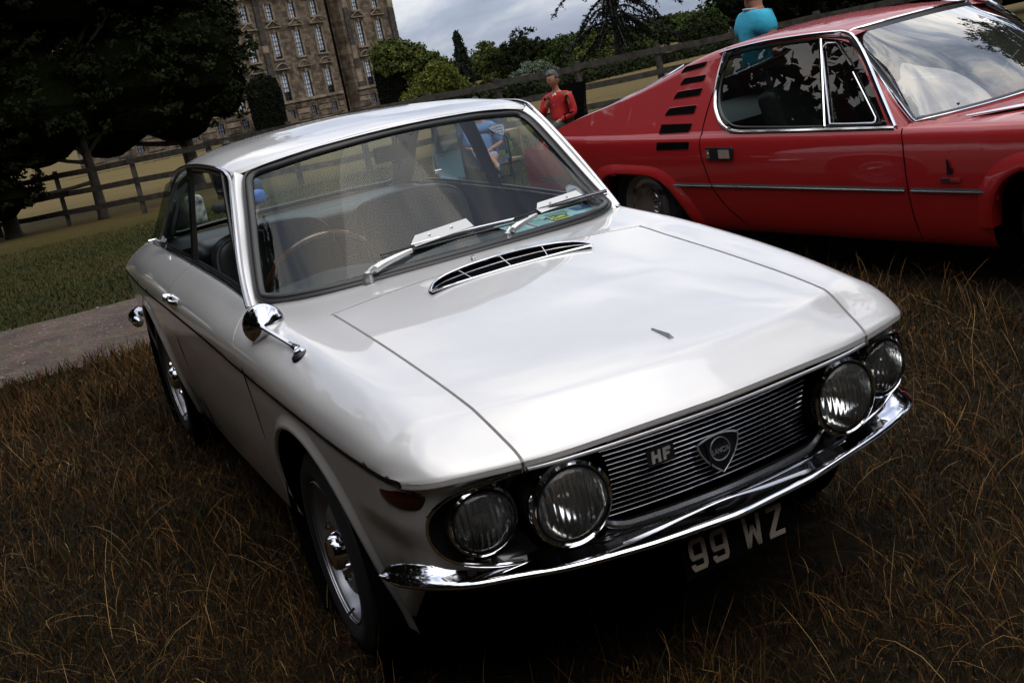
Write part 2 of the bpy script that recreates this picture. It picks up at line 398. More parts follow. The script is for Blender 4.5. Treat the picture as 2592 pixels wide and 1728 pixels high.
# ---- lower body: perimeter from the centre of the nose round to the tail
PER = [tuple(p) for p in E_[:-1]]+[tuple(TG[i, -1]) for i in range(0, TG.shape[0], 2)]+[tuple(TG[-1, -1])]
PER = np.array(PER)
cutf = PER[:, 0] > -.2
nrm = np.zeros_like(PER)
for i in range(len(PER)):
    a, b = PER[max(i-1, 0)], PER[min(i+1, len(PER)-1)]; t = b-a; t[2] = 0; t /= np.linalg.norm(t)
    nrm[i] = [t[1], -t[0], 0]
    if nrm[i][1] < 0 and i > 3: nrm[i] *= -1
nrm[0] = [1, 0, 0]
for i in range(1, 4):
    if nrm[i][0] < 0: nrm[i] *= -1
def lower_profile(p):
    """inward offset and height below the belt for one perimeter point"""
    zt = p[2]; front = np.clip((p[0]-.60)/.12, 0, 1)
    zs = [zt-.0035, zt-.007, zt-.011, zt-.015, .658, .620, .57, .50, .43, .36, .29, .235, .205]
    zf = [zt-.0035, zt-.007, zt-.011, zt-.015, .658, .620, .57, .50, .44, .405, .385, .375, .37]
    of_side = [.004, .0095, .0095, .003, .002, .004, .007, .012, .020, .032, .046, .060, .085]
    of_front = [.006, .016, .022, .024, .024, .030, .036, .046, .060, .080, .12, .17, .22]
    f2 = np.clip((p[0]-.36)/.13, 0, 1); zs = [a*(1-f2)+b*f2 for a, b in zip(zs, zf)]
    of_side = of_side[:7]+[a+.022*f2 for a in of_side[7:]]
    return zs, [a*(1-front)+b*front for a, b in zip(of_side, of_front)]
LB = []
for p, n in zip(PER, nrm):
    zs, of = lower_profile(p); LB.append([p]+[[p[0]-n[0]*o, p[1]-n[1]*o, z] for z, o in zip(zs, of)])
LB = np.array(LB)
tt = chord(LB[:, :2]); LBd = makima(tt, LB, np.linspace(0, tt[-1], 230))
# denser rows
rows = np.arange(LB.shape[1]); LBd = np.swapaxes(LBd, 0, 1)
rr_ = np.concatenate([[0, 1, 2, 3, 4], np.linspace(4, rows[-1], 46)[1:]])
LBd = np.stack([makima(rows, LBd, [r])[0] if r > 4 else LBd[int(r)] for r in rr_], 1)       # (perim, rows, 3)
ARCH = [(.015, .292, .362), (-2.335, .292, .352)]
def cut_arches(G, arches):
    V = G.reshape(-1, 3).copy(); a, b = G.shape[:2]; Fs = []
    sidey = V[:, 1] > .5
    ins = np.zeros(len(V), bool)
    for cx, cz, r in arches: ins |= (((V[:, 0]-cx)**2+(V[:, 2]-cz)**2) < r*r) & sidey & (V[:, 0] < .62)
    for i in range(a-1):
        for j in range(b-1):
            q = [i*b+j, i*b+j+1, (i+1)*b+j+1, (i+1)*b+j]
            if sum(ins[k] for k in q) >= 3: continue
            Fs.append(q)
    used = set(k for f in Fs for k in f)
    for cx, cz, r in arches:
        for k in used:
            if ins[k]:
                d = V[k, [0, 2]]-(cx, cz); l = np.linalg.norm(d)
                if l < r+.001: V[k, 0] = cx+d[0]/l*r; V[k, 2] = cz+d[1]/l*r
    return V, Fs
V, Fs = cut_arches(LBd, ARCH)
# front centre is left open for the grille: drop faces with |y| < .33 between z .47 and .665
ringR = [(.779, .472, .672), (.765, .52, .668), (.748, .570, .662), (.728, .618, .650), (.712, .645, .632), (.700, .662, .612), (.694, .669, .592), (.691, .671, .565), (.690, .664, .538), (.694, .648, .511), (.700, .618, .486), (.708, .583, .470), (.720, .536, .457), (.733, .475, .447), (.742, .43, .442)]
def in_ring(c):
    P = [(.50+(y-.50)*.92, .565+(z-.565)*.93) for _, y, z in ringR]+[(.28, .44), (.28, .674)]; k = False
    for i in range(len(P)):
        (y1, z1), (y2, z2) = P[i-1], P[i]
        if (z1 > c[2]) != (z2 > c[2]) and c[1] < (y2-y1)*(c[2]-z1)/(z2-z1)+y1: k = not k
    return k
Fk = []
for f in Fs:
    c = V[f].mean(0)
    if c[0] > .6 and abs(c[1]) < .345 and .36 < c[2] < .672: continue
    if c[0] > .55 and in_ring(c): continue
    Fk.append(f)
mb.add(V, Fk); mb.add(V*MIR, [f[::-1] for f in Fk])
# rolled wheel-arch lips
def arch_y(x, z):
    d = np.abs(LBd[:, :, 0]-x)+np.abs(LBd[:, :, 2]-z); d[LBd[:, :, 1] < .5] = 9
    i = np.unravel_index(np.argmin(d), d.shape); return LBd[i][1]
for cx, cz, r in ARCH:
    an = np.linspace(math.radians(-14), math.radians(194), 64); Gp = []
    yl = np.array([arch_y(cx+r*math.cos(a), max(.21, cz+r*math.sin(a))) for a in an]); yl = np.convolve(np.pad(yl, 4, 'edge'), np.ones(9)/9, 'valid')
    for a, y in zip(an, yl):
        c_, s_ = math.cos(a), math.sin(a); fl_ = .013
        Gp.append([(cx+(r+q)*c_, y+w, cz+(r+q)*s_) for q, w in ((.040, .0005), (.026, .003), (.012, fl_*.75), (.002, fl_), (-.004, fl_-.003), (-.006, fl_-.010))])
    both(mb, np.array(Gp))
# tail panel
tail = np.concatenate([(LBd[-1, ::3]*MIR)[None], (LBd[-1, ::3]*np.array([1, -.5, 1])+[[-.012, 0, 0]])[None], (LBd[-1, ::3]*np.array([1, 0, 1])+[[-.02, 0, 0]])[None], (LBd[-1, ::3]*np.array([1, .5, 1])+[[-.012, 0, 0]])[None], LBd[-1, ::3][None]], 0)
mb.grid(tail)
weld(mb, 'body', PAINT, CAR, 50)
# doors
for sy, lab in ((-1, None), (1, None)):
    mb = MB(); D = seg(lambda k: gap_x(k, 0)-.0022, lambda k: gap_x(k, 1)+.0022, 34); D = side_lip(side_lip(D, True), False)
    D = D*np.array([1, sy, 1]); mb.grid(D if sy > 0 else D[::-1]); dr = weld(mb, 'door', PAINT, CAR)
    hb = MB()   # push-button pull handle
    y0 = .7515
    P = [(-1.475, y0-.006, .798), (-1.478, y0+.016, .802), (-1.40, y0+.020, .800), (-1.372, y0+.012, .797), (-1.362, y0-.004, .796)]
    hb.tube(np.array(curve(P, 14))*[1, sy, 1], [.010]*3+[.0085]*8+[.009]*3, 8)
    hb.lathe([(0, .030), (.013, .028), (.015, .018), (.013, -.01)], (-1.492, sy*y0, .800), (0, sy, .2), 14)
    hb.build('handle', CHROME, dr)
# gap lines across the lower body under the door
for sy in (-1, 1):
    for xs, nm in (((-.425, -.40, -.40), 'f'), ((-1.565, -1.55, -1.50), 'r')):
        mb = MB(); P = [(xs[0], arch_y(xs[0], .735)+.0006, .742), (xs[1], arch_y(xs[1], .6)+.0008, .6), (xs[2], arch_y(xs[2], .4)+.0008, .42), (xs[2], arch_y(xs[2], .26)+.001, .25)]
        mb.tube(np.array(curve(P, 14))*[1, sy, 1], .0016, 5); mb.build('door_seam', MATT, CAR)
# dark joint running under the waist edge
for sy in (-1, 1):
    Pb = np.array([p for p in PER if p[1] > .69 or p[0] < .5])[:-1]+[0, .0010, -.0065]
    MB().tube(Pb*[1, sy, 1], .0030, 6).build('waist_joint', MATT, CAR)
# underside, wheel wells, firewall: black boxes added to block light
mb = MB(); mb.box((-1.25, 0, .24), (3.2, 1.0, .04)); mb.box((.0, 0, .48), (.7, 1.02, .40)); mb.box((-2.5, 0, .5), (1.0, 1.0, .5))
for cx in (0.015, -2.335):
    for sy in (-1, 1):
        mb.lathe([(.357, .035), (.36, -.2), (.1, -.22)], (cx, sy*.70, .295), (0, sy, 0), 32, 0, 2*math.pi)
mb.build('underbody', MATT, CAR)

# ---- roof and pillars
RF = [
 [(-.765, 0, 1.286), (-.795, .25, 1.277), (-.845, .42, 1.258), (-.880, .495, 1.243), (-.905, .545, 1.232)],
 [(-.80, 0, 1.299), (-.83, .25, 1.290), (-.875, .42, 1.273), (-.905, .50, 1.259), (-.93, .547, 1.246)],
 [(-1.0, 0, 1.315), (-1.01, .25, 1.306), (-1.02, .42, 1.292), (-1.03, .508, 1.276), (-1.03, .558, 1.258)],
 [(-1.25, 0, 1.322), (-1.25, .25, 1.313), (-1.25, .42, 1.298), (-1.25, .512, 1.282), (-1.25, .562, 1.261)],
 [(-1.5, 0, 1.316), (-1.5, .25, 1.307), (-1.5, .42, 1.291), (-1.5, .508, 1.274), (-1.5, .559, 1.250)],
 [(-1.75, 0, 1.296), (-1.75, .25, 1.287), (-1.75, .42, 1.270), (-1.75, .50, 1.252), (-1.75, .555, 1.226)],
 [(-1.96, 0, 1.252), (-1.96, .25, 1.243), (-1.96, .41, 1.227), (-1.97, .49, 1.207), (-1.97, .55, 1.180)],
 [(-2.03, 0, 1.228), (-2.03, .25, 1.218), (-2.03, .40, 1.203), (-2.04, .485, 1.184), (-2.05, .545, 1.150)],
]
RG = surf(RF, steps(range(8), [3, 6, 8, 8, 8, 7, 4]), steps(range(5), [8, 8, 7, 6]))
fullR = np.concatenate([(RG*MIR)[:, :0:-1], RG], 1)
weld(MB().grid(fullR), 'roof', PAINT, CAR, 50)
inn = fullR*np.array([1, .985, 1])+[[[0, 0, -.03]]]
MB().grid(inn[:, ::3][::-1]).build('headlining', simple('headlining', (.25, .25, .24), .9), CAR)
# windscreen opening outline (right half listed from the bottom centre)
WSO = [(-.375, 0, .888), (-.398, .25, .884), (-.440, .43, .878), (-.505, .56, .874), (-.548, .612, .878), (-.585, .634, .892), (-.635, .622, .935), (-.70, .598, 1.010), (-.785, .562, 1.118), (-.848, .536, 1.192), (-.885, .514, 1.228), (-.888, .480, 1.246), (-.862, .42, 1.257), (-.81, .25, 1.277), (-.785, 0, 1.288)]
def half_to_loop(P, n):
    P = np.array(P); full = np.concatenate([P, (P*MIR)[-2:0:-1]]); m = len(full)
    ext = np.concatenate([full[-4:], full, full[:4]]); t = chord(ext)
    return makima(t, ext, np.linspace(t[4], t[4+m], n, endpoint=False))
WL = half_to_loop(WSO, 150)
def shrink(L, d, nrm_fn):
    m = len(L); out = []
    for i in range(m):
        t = L[(i+1) % m]-L[i-1]; t /= np.linalg.norm(t); n = nrm_fn(L[i]); w = np.cross(n, t); w /= np.linalg.norm(w)
        c = L.mean(0)-L[i]
        if w@c < 0: w = -w
        out.append(L[i]+w*d)
    return np.array(out)
def wn(p):      # windscreen normal (slightly barrelled)
    n = np.array([.74, p[1]*.55, .66]); return n/np.linalg.norm(n)
def seal(L, width, nf, prof, name, mat, parent):
    G = []
    for s_, h in prof:
        q = shrink(L, width*s_, nf); G.append(q+np.array([nf(p) for p in L])*h)
    G = np.array(G); G = np.concatenate([G, G[:, :1]], 1)
    mb = MB(); mb.grid(G); o = mb.build(name, mat, parent, sharp=45); return o
seal(WL, .034, wn, [(-.06, -.012), (-.04, .003), (.05, .008), (.28, .0085), (.36, .005), (.46, .0065), (.8, .006), (.97, .002), (1.0, -.008)], 'windscreen_seal', RUBBER, CAR)
# glass: ruled between bottom and top inner edges
inner = shrink(WL, .030, wn)-np.array([wn(p)*.003 for p in WL])
def rule(L, nu=24):
    """split a closed outline at its two side mid-points into a lower and an upper edge, both running from -y to +y"""
    z = L[:, 2]; mid = (z.min()+z.max())/2; m = len(L)
    ip = min((i for i in range(m) if L[i, 1] > 0), key=lambda i: abs(z[i]-mid)); im = min((i for i in range(m) if L[i, 1] < 0), key=lambda i: abs(z[i]-mid))
    bot = L[[i % m for i in range(im, ip+m+1)]]; top = L[ip:im+1][::-1]
    tb, tp = chord(bot), chord(top)
    return makima(tb, bot, np.linspace(0, tb[-1], nu)), makima(tp, top, np.linspace(0, tp[-1], nu))
B_, T_ = rule(inner, 60)
G = np.array([B_*(1-s)+T_*s for s in np.linspace(0, 1, 14)])
MB().grid(G).build('windscreen', GLASS, CAR)
# pillar skins between seal and rain gutter
for sy in (-1, 1):
    S1 = curve([(-.560, .640, .868), (-.620, .632, .925), (-.70, .605, 1.012), (-.785, .569, 1.120), (-.850, .543, 1.196), (-.888, .521, 1.236)], 20)
    S2 = curve([(-.575, .660, .868), (-.665, .640, .96), (-.76, .604, 1.08), (-.85, .570, 1.185), (-.905, .549, 1.240), (-.93, .549, 1.252)], 20)
    Gm = np.stack([S1+[.0, -.012, -.01], S1, S1*.5+S2*.5+[.006, .004, .002], S2, S2+[-.01, -.004, -.012]], 1)*[1, sy, 1]
    mb = MB().grid(Gm); mb.build('windscreen_pillar', PAINT, CAR)
    gut = curve([(-.582, .664, .872), (-.665, .645, .965), (-.76, .609, 1.085), (-.845, .575, 1.185), (-.890, .560, 1.232), (-.94, .562, 1.252), (-1.03, .567, 1.261), (-1.25, .570, 1.262), (-1.5, .567, 1.251), (-1.75, .562, 1.227), (-1.97, .556, 1.181), (-2.10, .56, 1.125)], 60)
    rr = np.interp(np.linspace(0, 1, 60), [0, .24, .27, 1], [.0085, .0085, .0065, .005])
    MB().tube(gut*[1, sy, 1], rr, 8).build('rain_gutter', CHROME_B, CAR)
    MB().tube((gut+[[-.008, -.011, -.006]])*[1, sy, 1], .006, 6).build('gutter_shadow_strip', RUBBER, CAR)
    # rear pillar
    P1 = curve([(-1.99, .548, 1.16), (-2.14, .575, 1.07), (-2.29, .602, .96), (-2.40, .618, .885)], 12)
    P2 = curve([(-2.05, .50, 1.165), (-2.20, .53, 1.07), (-2.36, .555, .96), (-2.47, .565, .875)], 12)
    mb = MB().grid(np.stack([P1+[.03, -.01, 0], P1, P2, P2+[.0, -.03, 0]], 1)*[1, sy, 1]); mb.build('rear_pillar', PAINT, CAR)
    # side window frames and glass
    mb = MB(); sill = curve([(-.60, .650, .888), (-.95, .642, .902), (-1.3, .640, .905), (-1.7, .638, .905), (-2.1, .634, .901), (-2.2, .632, .897)], 30)
    mb.tube(sill*[1, sy, 1], .0065, 6); mb.build('sill_moulding', CHROME_B, CAR)
    MB().tube((sill+[0, -.012, .004])*[1, sy, 1], .007, 6).build('sill_weatherstrip', RUBBER, CAR)
    mb = MB()
    mb.tube(np.array([(-.745, .632, .90), (-.86, .598, 1.07), (-.965, .561, 1.245)])*[1, sy, 1], .010, 6)
    mb.tube(np.array([(-.62, .640, .90), (-.70, .617, .985), (-.80, .582, 1.11), (-.90, .547, 1.232)])*[1, sy, 1], .010, 6)
    mb.tube(np.array([(-.92, .551, 1.236), (-1.2, .556, 1.248), (-1.45, .556, 1.243)])*[1, sy, 1], .012, 6)
    mb.build('window_frame', RUBBER, CAR)
    B = MB(); pl = np.array([(-1.415, .632, .90), (-1.45, .555, 1.25)]); pr = np.array([(-1.535, .630, .90), (-1.60, .552, 1.24)])
    B.grid(np.stack([[(-1.415, .634, .90), (-1.43, .596, 1.08), (-1.45, .557, 1.252)], [(-1.535, .634, .90), (-1.57, .594, 1.08), (-1.61, .553, 1.240)]], 0)*[1, sy, 1])
    B.build('door_pillar', BLACK, CAR)
    MB().tube(np.array([(-1.50, .640, .90), (-1.515, .602, 1.07), (-1.54, .563, 1.25)])*[1, sy, 1], .004, 6).build('pillar_trim', CHROME_B, CAR)
    # rear quarter glass, popped open at its tail
    qa, qb = np.array([-1.545, .632, .905]), np.array([-1.615, .556, 1.232])
    qc, qd = np.array([-2.02, .600, 1.115]), np.array([-2.235, .672, .912])
    qt = np.array([-1.95, .592, 1.165])
    G = np.array([[qa*(1-s)+qd*s for s in np.linspace(0, 1, 8)], [(qa*.5+qb*.5)*(1-s)+(qd*.45+qc*.55)*s for s in np.linspace(0, 1, 8)], [qb*(1-s)+qt*s for s in np.linspace(0, 1, 8)]])*[1, sy, 1]
    MB().grid(G).build('quarter_window', GLASS_D, CAR)
    MB().lathe([(0, .016), (.008, .014), (.008, -.02)], np.array([-2.17, .672, .93])*[1, sy, 1], (0, sy, 0), 12).build('window_catch', CHROME, CAR)
    if sy > 0:      # far door glass is up, near one is wound down
        Gd = np.array([[(-.76, .632, .90), (-1.1, .636, .905), (-1.41, .632, .905)], [(-.87, .598, 1.07), (-1.15, .602, 1.08), (-1.43, .596, 1.08)], [(-.975, .56, 1.24), (-1.2, .562, 1.252), (-1.45, .556, 1.246)]])
        MB().grid(Gd*[1, sy, 1]).build('door_glass', GLASS, CAR)
    Gv = np.array([[(-.64, .646, .90), (-.74, .634, .90)], [(-.72, .616, 1.0), (-.85, .602, 1.06)], [(-.90, .556, 1.225), (-.955, .566, 1.236)]])
    MB().grid(Gv*[1, sy, 1]).build('vent_glass', GLASS_D, CAR)
# rear window
RW = half_to_loop([(-2.47, 0, .900), (-2.47, .3, .899), (-2.46, .50, .892), (-2.43, .555, .905), (-2.33, .545, .98), (-2.18, .515, 1.10), (-2.09, .48, 1.165), (-2.07, .42, 1.185), (-2.05, .25, 1.208), (-2.045, 0, 1.218)], 100)
rn = lambda p: np.array([-.62, p[1]*.3, .78])/np.linalg.norm([-.62, p[1]*.3, .78])
seal(RW, .026, rn, [(-.06, -.01), (0, .004), (.4, .007), (.9, .004), (1, -.006)], 'rear_window_seal', RUBBER, CAR)
B_, T_ = rule(shrink(RW, .02, rn), 40)
MB().grid(np.array([B_*(1-s)+T_*s for s in np.linspace(0, 1, 10)])).build('rear_window', GLASS, CAR)

# ---- bumper
BP = [(.520, -.748, .438), (.575, -.735, .436), (.655, -.683, .436), (.720, -.605, .434), (.755, -.520, .432), (.800, -.415, .430), (.826, -.31, .428), (.842, -.21, .425), (.853, -.10, .424), (.860, 0, .423), (.850, .10, .422), (.838, .22, .422), (.815, .33, .423), (.785, .46, .424), (.750, .58, .427), (.705, .672, .430), (.650, .722, .434), (.56, .748, .436)]
P = curve(BP, 110); T = np.gradient(P, axis=0); T /= np.linalg.norm(T, axis=1)[:, None]; Nn = np.cross(T, [0, 0, 1.0]); Nn[:, 2] = 0; Nn /= np.linalg.norm(Nn, axis=1)[:, None]
if Nn[55][0] < 0: Nn = -Nn
prof = [(-.082, .030), (-.078, .034), (-.070, .032), (-.050, .0215), (-.032, .0145), (-.016, .0105), (-.006, .0085), (0, .004), (.0022, 0), (.002, -.003), (-.002, -.007), (-.012, -.012), (-.03, -.012), (-.05, -.008)]
tap = np.minimum(1, np.minimum(np.arange(110), np.arange(110)[::-1])/4.0); tap = np.sqrt(1-(1-tap)**2)
ie = np.minimum(np.arange(110), np.arange(110)[::-1]); so_ = np.interp(ie, [0, 3, 12, 26], [.22, .42, .55, 1.0]); sz_ = np.interp(ie, [0, 1, 4, 10], [.25, .62, .95, 1.0])
G = np.array([[P[i]+Nn[i]*o*(so_[i] if o < -.01 else 1)+np.array([0, 0, z*sz_[i]]) for o, z in prof] for i in range(110)])
bmp = MB().grid(G).build('bumper', CHROME, CAR, sharp=40)
for y in (-.30, .30): MB().box((.73, y, .430), (.16, .035, .03)).build('bumper_bracket', BLACK, CAR)
# ---- fascia behind lamps and grille
mb = MB()
fy = np.linspace(-.47, .47, 41); rows = []
for z, o in ((.676, .0), (.66, -.01), (.56, -.03), (.47, -.045), (.40, -.06), (.33, -.09), (.24, -.14)):
    rows.append([(.760-.10*(abs(y)/.5)**2.2+o, y, z) for y in fy])
mb.grid(rows); mb.build('fascia', MATT, CAR)
# bright strip under the bonnet edge, in three pieces, ends running into the lamp surrounds
mid = curve([(.787, -.462, .6745), (.805, -.38, .673), (.820, -.25, .673), (.832, 0, .673), (.820, .25, .673), (.805, .38, .673), (.787, .462, .6745)], 40)
def strip(P, w=.0045, h=.0035):
    return MB().tube(P, .0046, 8)
strip(mid).build('grille_top_moulding', SATIN, CAR)
ringR = [(.779, .472, .672), (.765, .52, .668), (.748, .570, .662), (.728, .618, .650), (.712, .645, .632), (.700, .662, .612), (.694, .669, .592), (.691, .671, .565), (.690, .664, .538), (.694, .648, .511), (.700, .618, .486), (.708, .583, .470), (.720, .536, .457), (.733, .475, .447), (.742, .43, .442)]
for sy in (-1, 1):
    Rp = curve(ringR, 60)*[1, sy, 1]
    rg = strip(Rp).build('lamp_surround_trim', CHROME, CAR)
    # sunk panel inside the surround: body paint in shade, put in as dark colour
    cc = np.array([.715, .50, .56])*[1, sy, 1]
    Gp = [Rp, Rp*.92+cc*.08+[-.012, 0, 0], Rp*.75+cc*.25+[-.02, 0, 0], Rp*.3+cc*.7+[-.03, 0, 0]]
    MB().grid(Gp).build('lamp_recess', simple('recess_shade', (.015, .015, .016), .18, coat=1) if 'recess_shade' not in bpy.data.materials else bpy.data.materials['recess_shade'], CAR)

# ---- headlamps
LENS = None
def lens_mat():
    m, nt, b = mat_new('fluted_lens')
    nt.nodes.remove(b); out = nt.nodes['Material Output']
    tc = N(nt, 'ShaderNodeTexCoord')
    w = N(nt, 'ShaderNodeTexWave', wave_type='BANDS', bands_direction='Y'); w.inputs['Scale'].default_value = 24; w.inputs['Distortion'].default_value = .6; w.inputs['Detail'].default_value = 1
    Lk(nt, tc.outputs['Object'], w.inputs['Vector'])
    nz = N(nt, 'ShaderNodeTexNoise'); nz.inputs['Scale'].default_value = 14; Lk(nt, tc.outputs['Object'], nz.inputs['Vector'])
    mxx = N(nt, 'ShaderNodeMath', operation='ADD'); Lk(nt, w.outputs['Fac'], mxx.inputs[0]); Lk(nt, nz.outputs[0], mxx.inputs[1])
    bp = N(nt, 'ShaderNodeBump'); bp.inputs['Strength'].default_value = 1; bp.inputs['Distance'].default_value = .0035; Lk(nt, mxx.outputs[0], bp.inputs['Height'])
    g = N(nt, 'ShaderNodeBsdfRefraction'); g.inputs['IOR'].default_value = 1.18; g.inputs['Roughness'].default_value = .03; g.inputs[0].default_value = (.95, .96, .95, 1)
    s = N(nt, 'ShaderNodeBsdfGlossy'); s.inputs['Roughness'].default_value = .03
    Lk(nt, bp.outputs[0], g.inputs['Normal'])
    fr = N(nt, 'ShaderNodeFresnel'); fr.inputs[0].default_value = 1.5
    mix = N(nt, 'ShaderNodeMixShader'); Lk(nt, fr.outputs[0], mix.inputs[0]); Lk(nt, g.outputs[0], mix.inputs[1]); Lk(nt, s.outputs[0], mix.inputs[2])
    df = N(nt, 'ShaderNodeBsdfDiffuse'); df.inputs[0].default_value = (.75, .75, .72, 1); Lk(nt, bp.outputs[0], df.inputs['Normal']); m3 = N(nt, 'ShaderNodeMixShader'); m3.inputs[0].default_value = .05  # pale diffuse share stands in for sky sheen on the glass
    Lk(nt, mix.outputs[0], m3.inputs[1]); Lk(nt, df.outputs[0], m3.inputs[2]); Lk(nt, m3.outputs[0], out.inputs[0])
    return m
LENS = lens_mat()
REFL = simple('silvered_bowl', (.92, .92, .92), .12, 1)
def headlamp(c, r, ax):
    ax = np.array(ax, float); ax /= np.linalg.norm(ax)
    body = MB().lathe([(r*1.02, -.09), (r*1.06, -.03), (r*1.03, -.02)], c, ax, 48).build('headlamp', BLACK, CAR)
    MB().lathe([(r*1.00, -.035), (r*1.13, -.022), (r*1.15, -.008), (r*1.12, .002), (r*1.05, .006), (r*1.01, .003), (r*.99, -.006), (r*.985, -.03)], c, ax, 64).build('bezel', CHROME, body)
    MB().lathe([(r*1.0, -.006), (r*.985, .0035), (r*.955, .003), (r*.93, -.003)], c, ax, 64).build('rubber_ring', RUBBER, body)
    o = bpy.data.objects.new('lens', None)
    # lens built in its own axes so the fluting runs upright
    L = MB().lathe([(r*.965, -.002), (r*.93, .004), (r*.8, .011), (r*.6, .017), (r*.3, .0215), (.0005, .023)], (0, 0, 0), (1, 0, 0), 48).build('lens', LENS, body)
    yaw = math.atan2(ax[1], ax[0]); L.location = c; L.rotation_euler = (0, -math.asin(ax[2]), yaw)
    MB().lathe([(r*.955, -.004), (r*.85, -.028), (r*.66, -.052), (r*.4, -.070), (.02, -.080), (.0005, -.080)], c, ax, 40).build('reflector', REFL, body)
    MB().lathe([(.0005, -.018), (.012, -.020), (.014, -.03), (.010, -.07)], c, ax, 16).build('bulb_shield', CHROME_B, body)
    return body
for sy in (-1, 1):
    headlamp(np.array([.797, sy*.379, .568]), .0855, (1, sy*.03, 0))
    headlamp(np.array([.735, sy*.560, .575]), .0700, (1, sy*.06, 0))
# ---- grille: separate bright bars
mbf = MB()
frame = [(-.375, .655), (-.29, .655), (0, .655), (.29, .655), (.375, .655)]
gx = lambda y: .812-.30*y*y-.010
low = lambda y: .478 + .055*min(1, (abs(y)/.26))**3*0 + (.0 if abs(y) < .2 else (abs(y)-.2)*.3)
nb = 14
for i in range(nb):
    z = .650-i*(.650-.490)/(nb-1)
    hw = .300-(.0 if abs(z-.568) > .09 else .032*math.sqrt(max(0, 1-((z-.568)/.09)**2)))
    hw = min(hw, .30)
    Y = np.linspace(-hw, hw, 15); Pp = np.array([(gx(y)-.018*(.65-z)/.16, y, z) for y in Y])
    b = MB()
    Gb = [Pp+[-.010, 0, .0013], Pp+[0, 0, .0012], Pp+[.0008, 0, 0], Pp+[0, 0, -.0012], Pp+[-.010, 0, -.0013]]
    b.grid(np.array(Gb)); b.build('grille_bar', CHROME_B, CAR)
for i in range(5):
    z = .444-i*.0085; Y = np.linspace(-.27, .27, 11); Pp = np.array([(gx(y)-.022, y, z) for y in Y])
    b = MB(); b.grid(np.array([Pp+[-.010, 0, .0012], Pp+[0, 0, .001], Pp+[0, 0, -.001], Pp+[-.010, 0, -.0012]])); b.build('lower_grille_bar', simple('dull_bar', (.3, .3, .3), .35, 1) if 'dull_bar' not in bpy.data.materials else bpy.data.materials['dull_bar'], CAR)
for y in (-.155, .0, .155):
    MB().tube([(gx(y)-.012, y, .652), (gx(y)-.03, y, .488)], .0022, 5).build('grille_stay', BLACK, CAR)
# chin moulding under the grille, turning up at each lamp
gm = curve([(.772, -.335, .525), (.778, -.315, .50), (.785, -.285, .478), (.792, -.245, .468), (.800, -.12, .463), (.803, 0, .461), (.800, .12, .463), (.792, .245, .468), (.785, .285, .478), (.778, .315, .50), (.772, .335, .525)], 60)
Gm = np.array([gm+[-.012, 0, .012], gm+[-.002, 0, .010], gm+[.003, 0, .002], gm+[.002, 0, -.006], gm+[-.006, 0, -.010], gm+[-.02, 0, -.012]])
MB().grid(Gm).build('grille_lower_moulding', CHROME_B, CAR)
cl_ = curve([(.760, -.40, .447), (.785, -.25, .4475), (.803, 0, .449), (.785, .25, .4475), (.760, .40, .447)], 30)
MB().tube(cl_, .003, 6).build('grille_lower_strip', CHROME, CAR)
for sy in (-1, 1):
    mb = MB(); mb.tube(np.array([(.765, .34, .66), (.770, .325, .60), (.768, .322, .55), (.776, .315, .50)])*[1, sy, 1], .006, 6); mb.build('grille_side_moulding', CHROME_B, CAR)
# ---- shield badge
eu, ev, en = np.array([0, 1.0, 0]), np.array([-.12, 0, 1.0]), np.array([1.0, 0, .12]); ev /= np.linalg.norm(ev); en /= np.linalg.norm(en)
so = np.array([.806, 0, .5615])
def shield(k):
    t = curve([(-.058, .030), (-.03, .040), (0, .043), (.03, .040), (.058, .030)], 13)[:, :2] if False else None
    top = [(x, .030+.010*(1-(x/.055)**2)) for x in np.linspace(-.055, .055, 11)]
    rgt = [(.055*(1-s**1.9), .030-.078*s) for s in np.linspace(.08, 1, 12)]
    lft = [(-x, y) for x, y in rgt[-2::-1]]
    c = np.array([0, -.01]); return [tuple(c+(np.array(p)-c)*k) for p in top+rgt+lft]
bdg = MB().ext(shield(.95), so-en*.006, eu, ev, en, .008).build('badge', simple('badge_enamel', (.006, .007, .010), .2, coat=1), CAR)
sp = np.array([so+eu*p[0]+ev*p[1] for p in shield(1.0)])
MB().tube(sp, .0026, 6, closed=True).build('badge_rim', SATIN, bdg)
ci = [so+en*.003+eu*(.026*math.cos(a))+ev*(.026*math.sin(a)+.006) for a in np.linspace(0, 2*math.pi, 32, endpoint=False)]
MB().tube(ci, .0016, 5, closed=True).build('badge_ring', SATIN, bdg)
fl = MB(); fl.tube([so+en*.005+eu*(-.036)+ev*.032, so+en*.005+eu*(-.032)+ev*(-.030)], .0016, 5)
fl.ext([(-.034, .018), (.036, .018), (.036, -.014), (-.034, -.014)], so+en*.0022, eu, ev, en, .001); fl.build('badge_flag', simple('badge_blue', (.010, .013, .022), .25, coat=1), bdg)
def text_mesh(txt, size, o, eu, ev, name, mat, parent, depth=.0006, sx=1.0):
    cu = bpy.data.curves.new(name, 'FONT'); cu.body = txt; cu.size = size; cu.extrude = depth; cu.align_x = 'CENTER'; cu.align_y = 'CENTER'
    tmp = bpy.data.objects.new('tmp_text', cu); COL.objects.link(tmp)
    dg = bpy.context.evaluated_depsgraph_get(); me = bpy.data.meshes.new_from_object(tmp.evaluated_get(dg)); bpy.data.objects.remove(tmp)
    eu = np.array(eu, float); ev = np.array(ev, float); en = np.cross(eu, ev)
    for v in me.vertices:
        p = np.array(o)+eu*v.co.x*sx+ev*v.co.y+en*v.co.z; v.co = p
    me.materials.clear(); me.materials.append(mat)
    ob = bpy.data.objects.new(name, me); COL.objects.link(ob); ob.parent = parent; return ob
text_mesh('LANCIA', .017, so+en*.0045+ev*.002, eu, ev, 'badge_lettering', SATIN, bdg, .0008, .78)
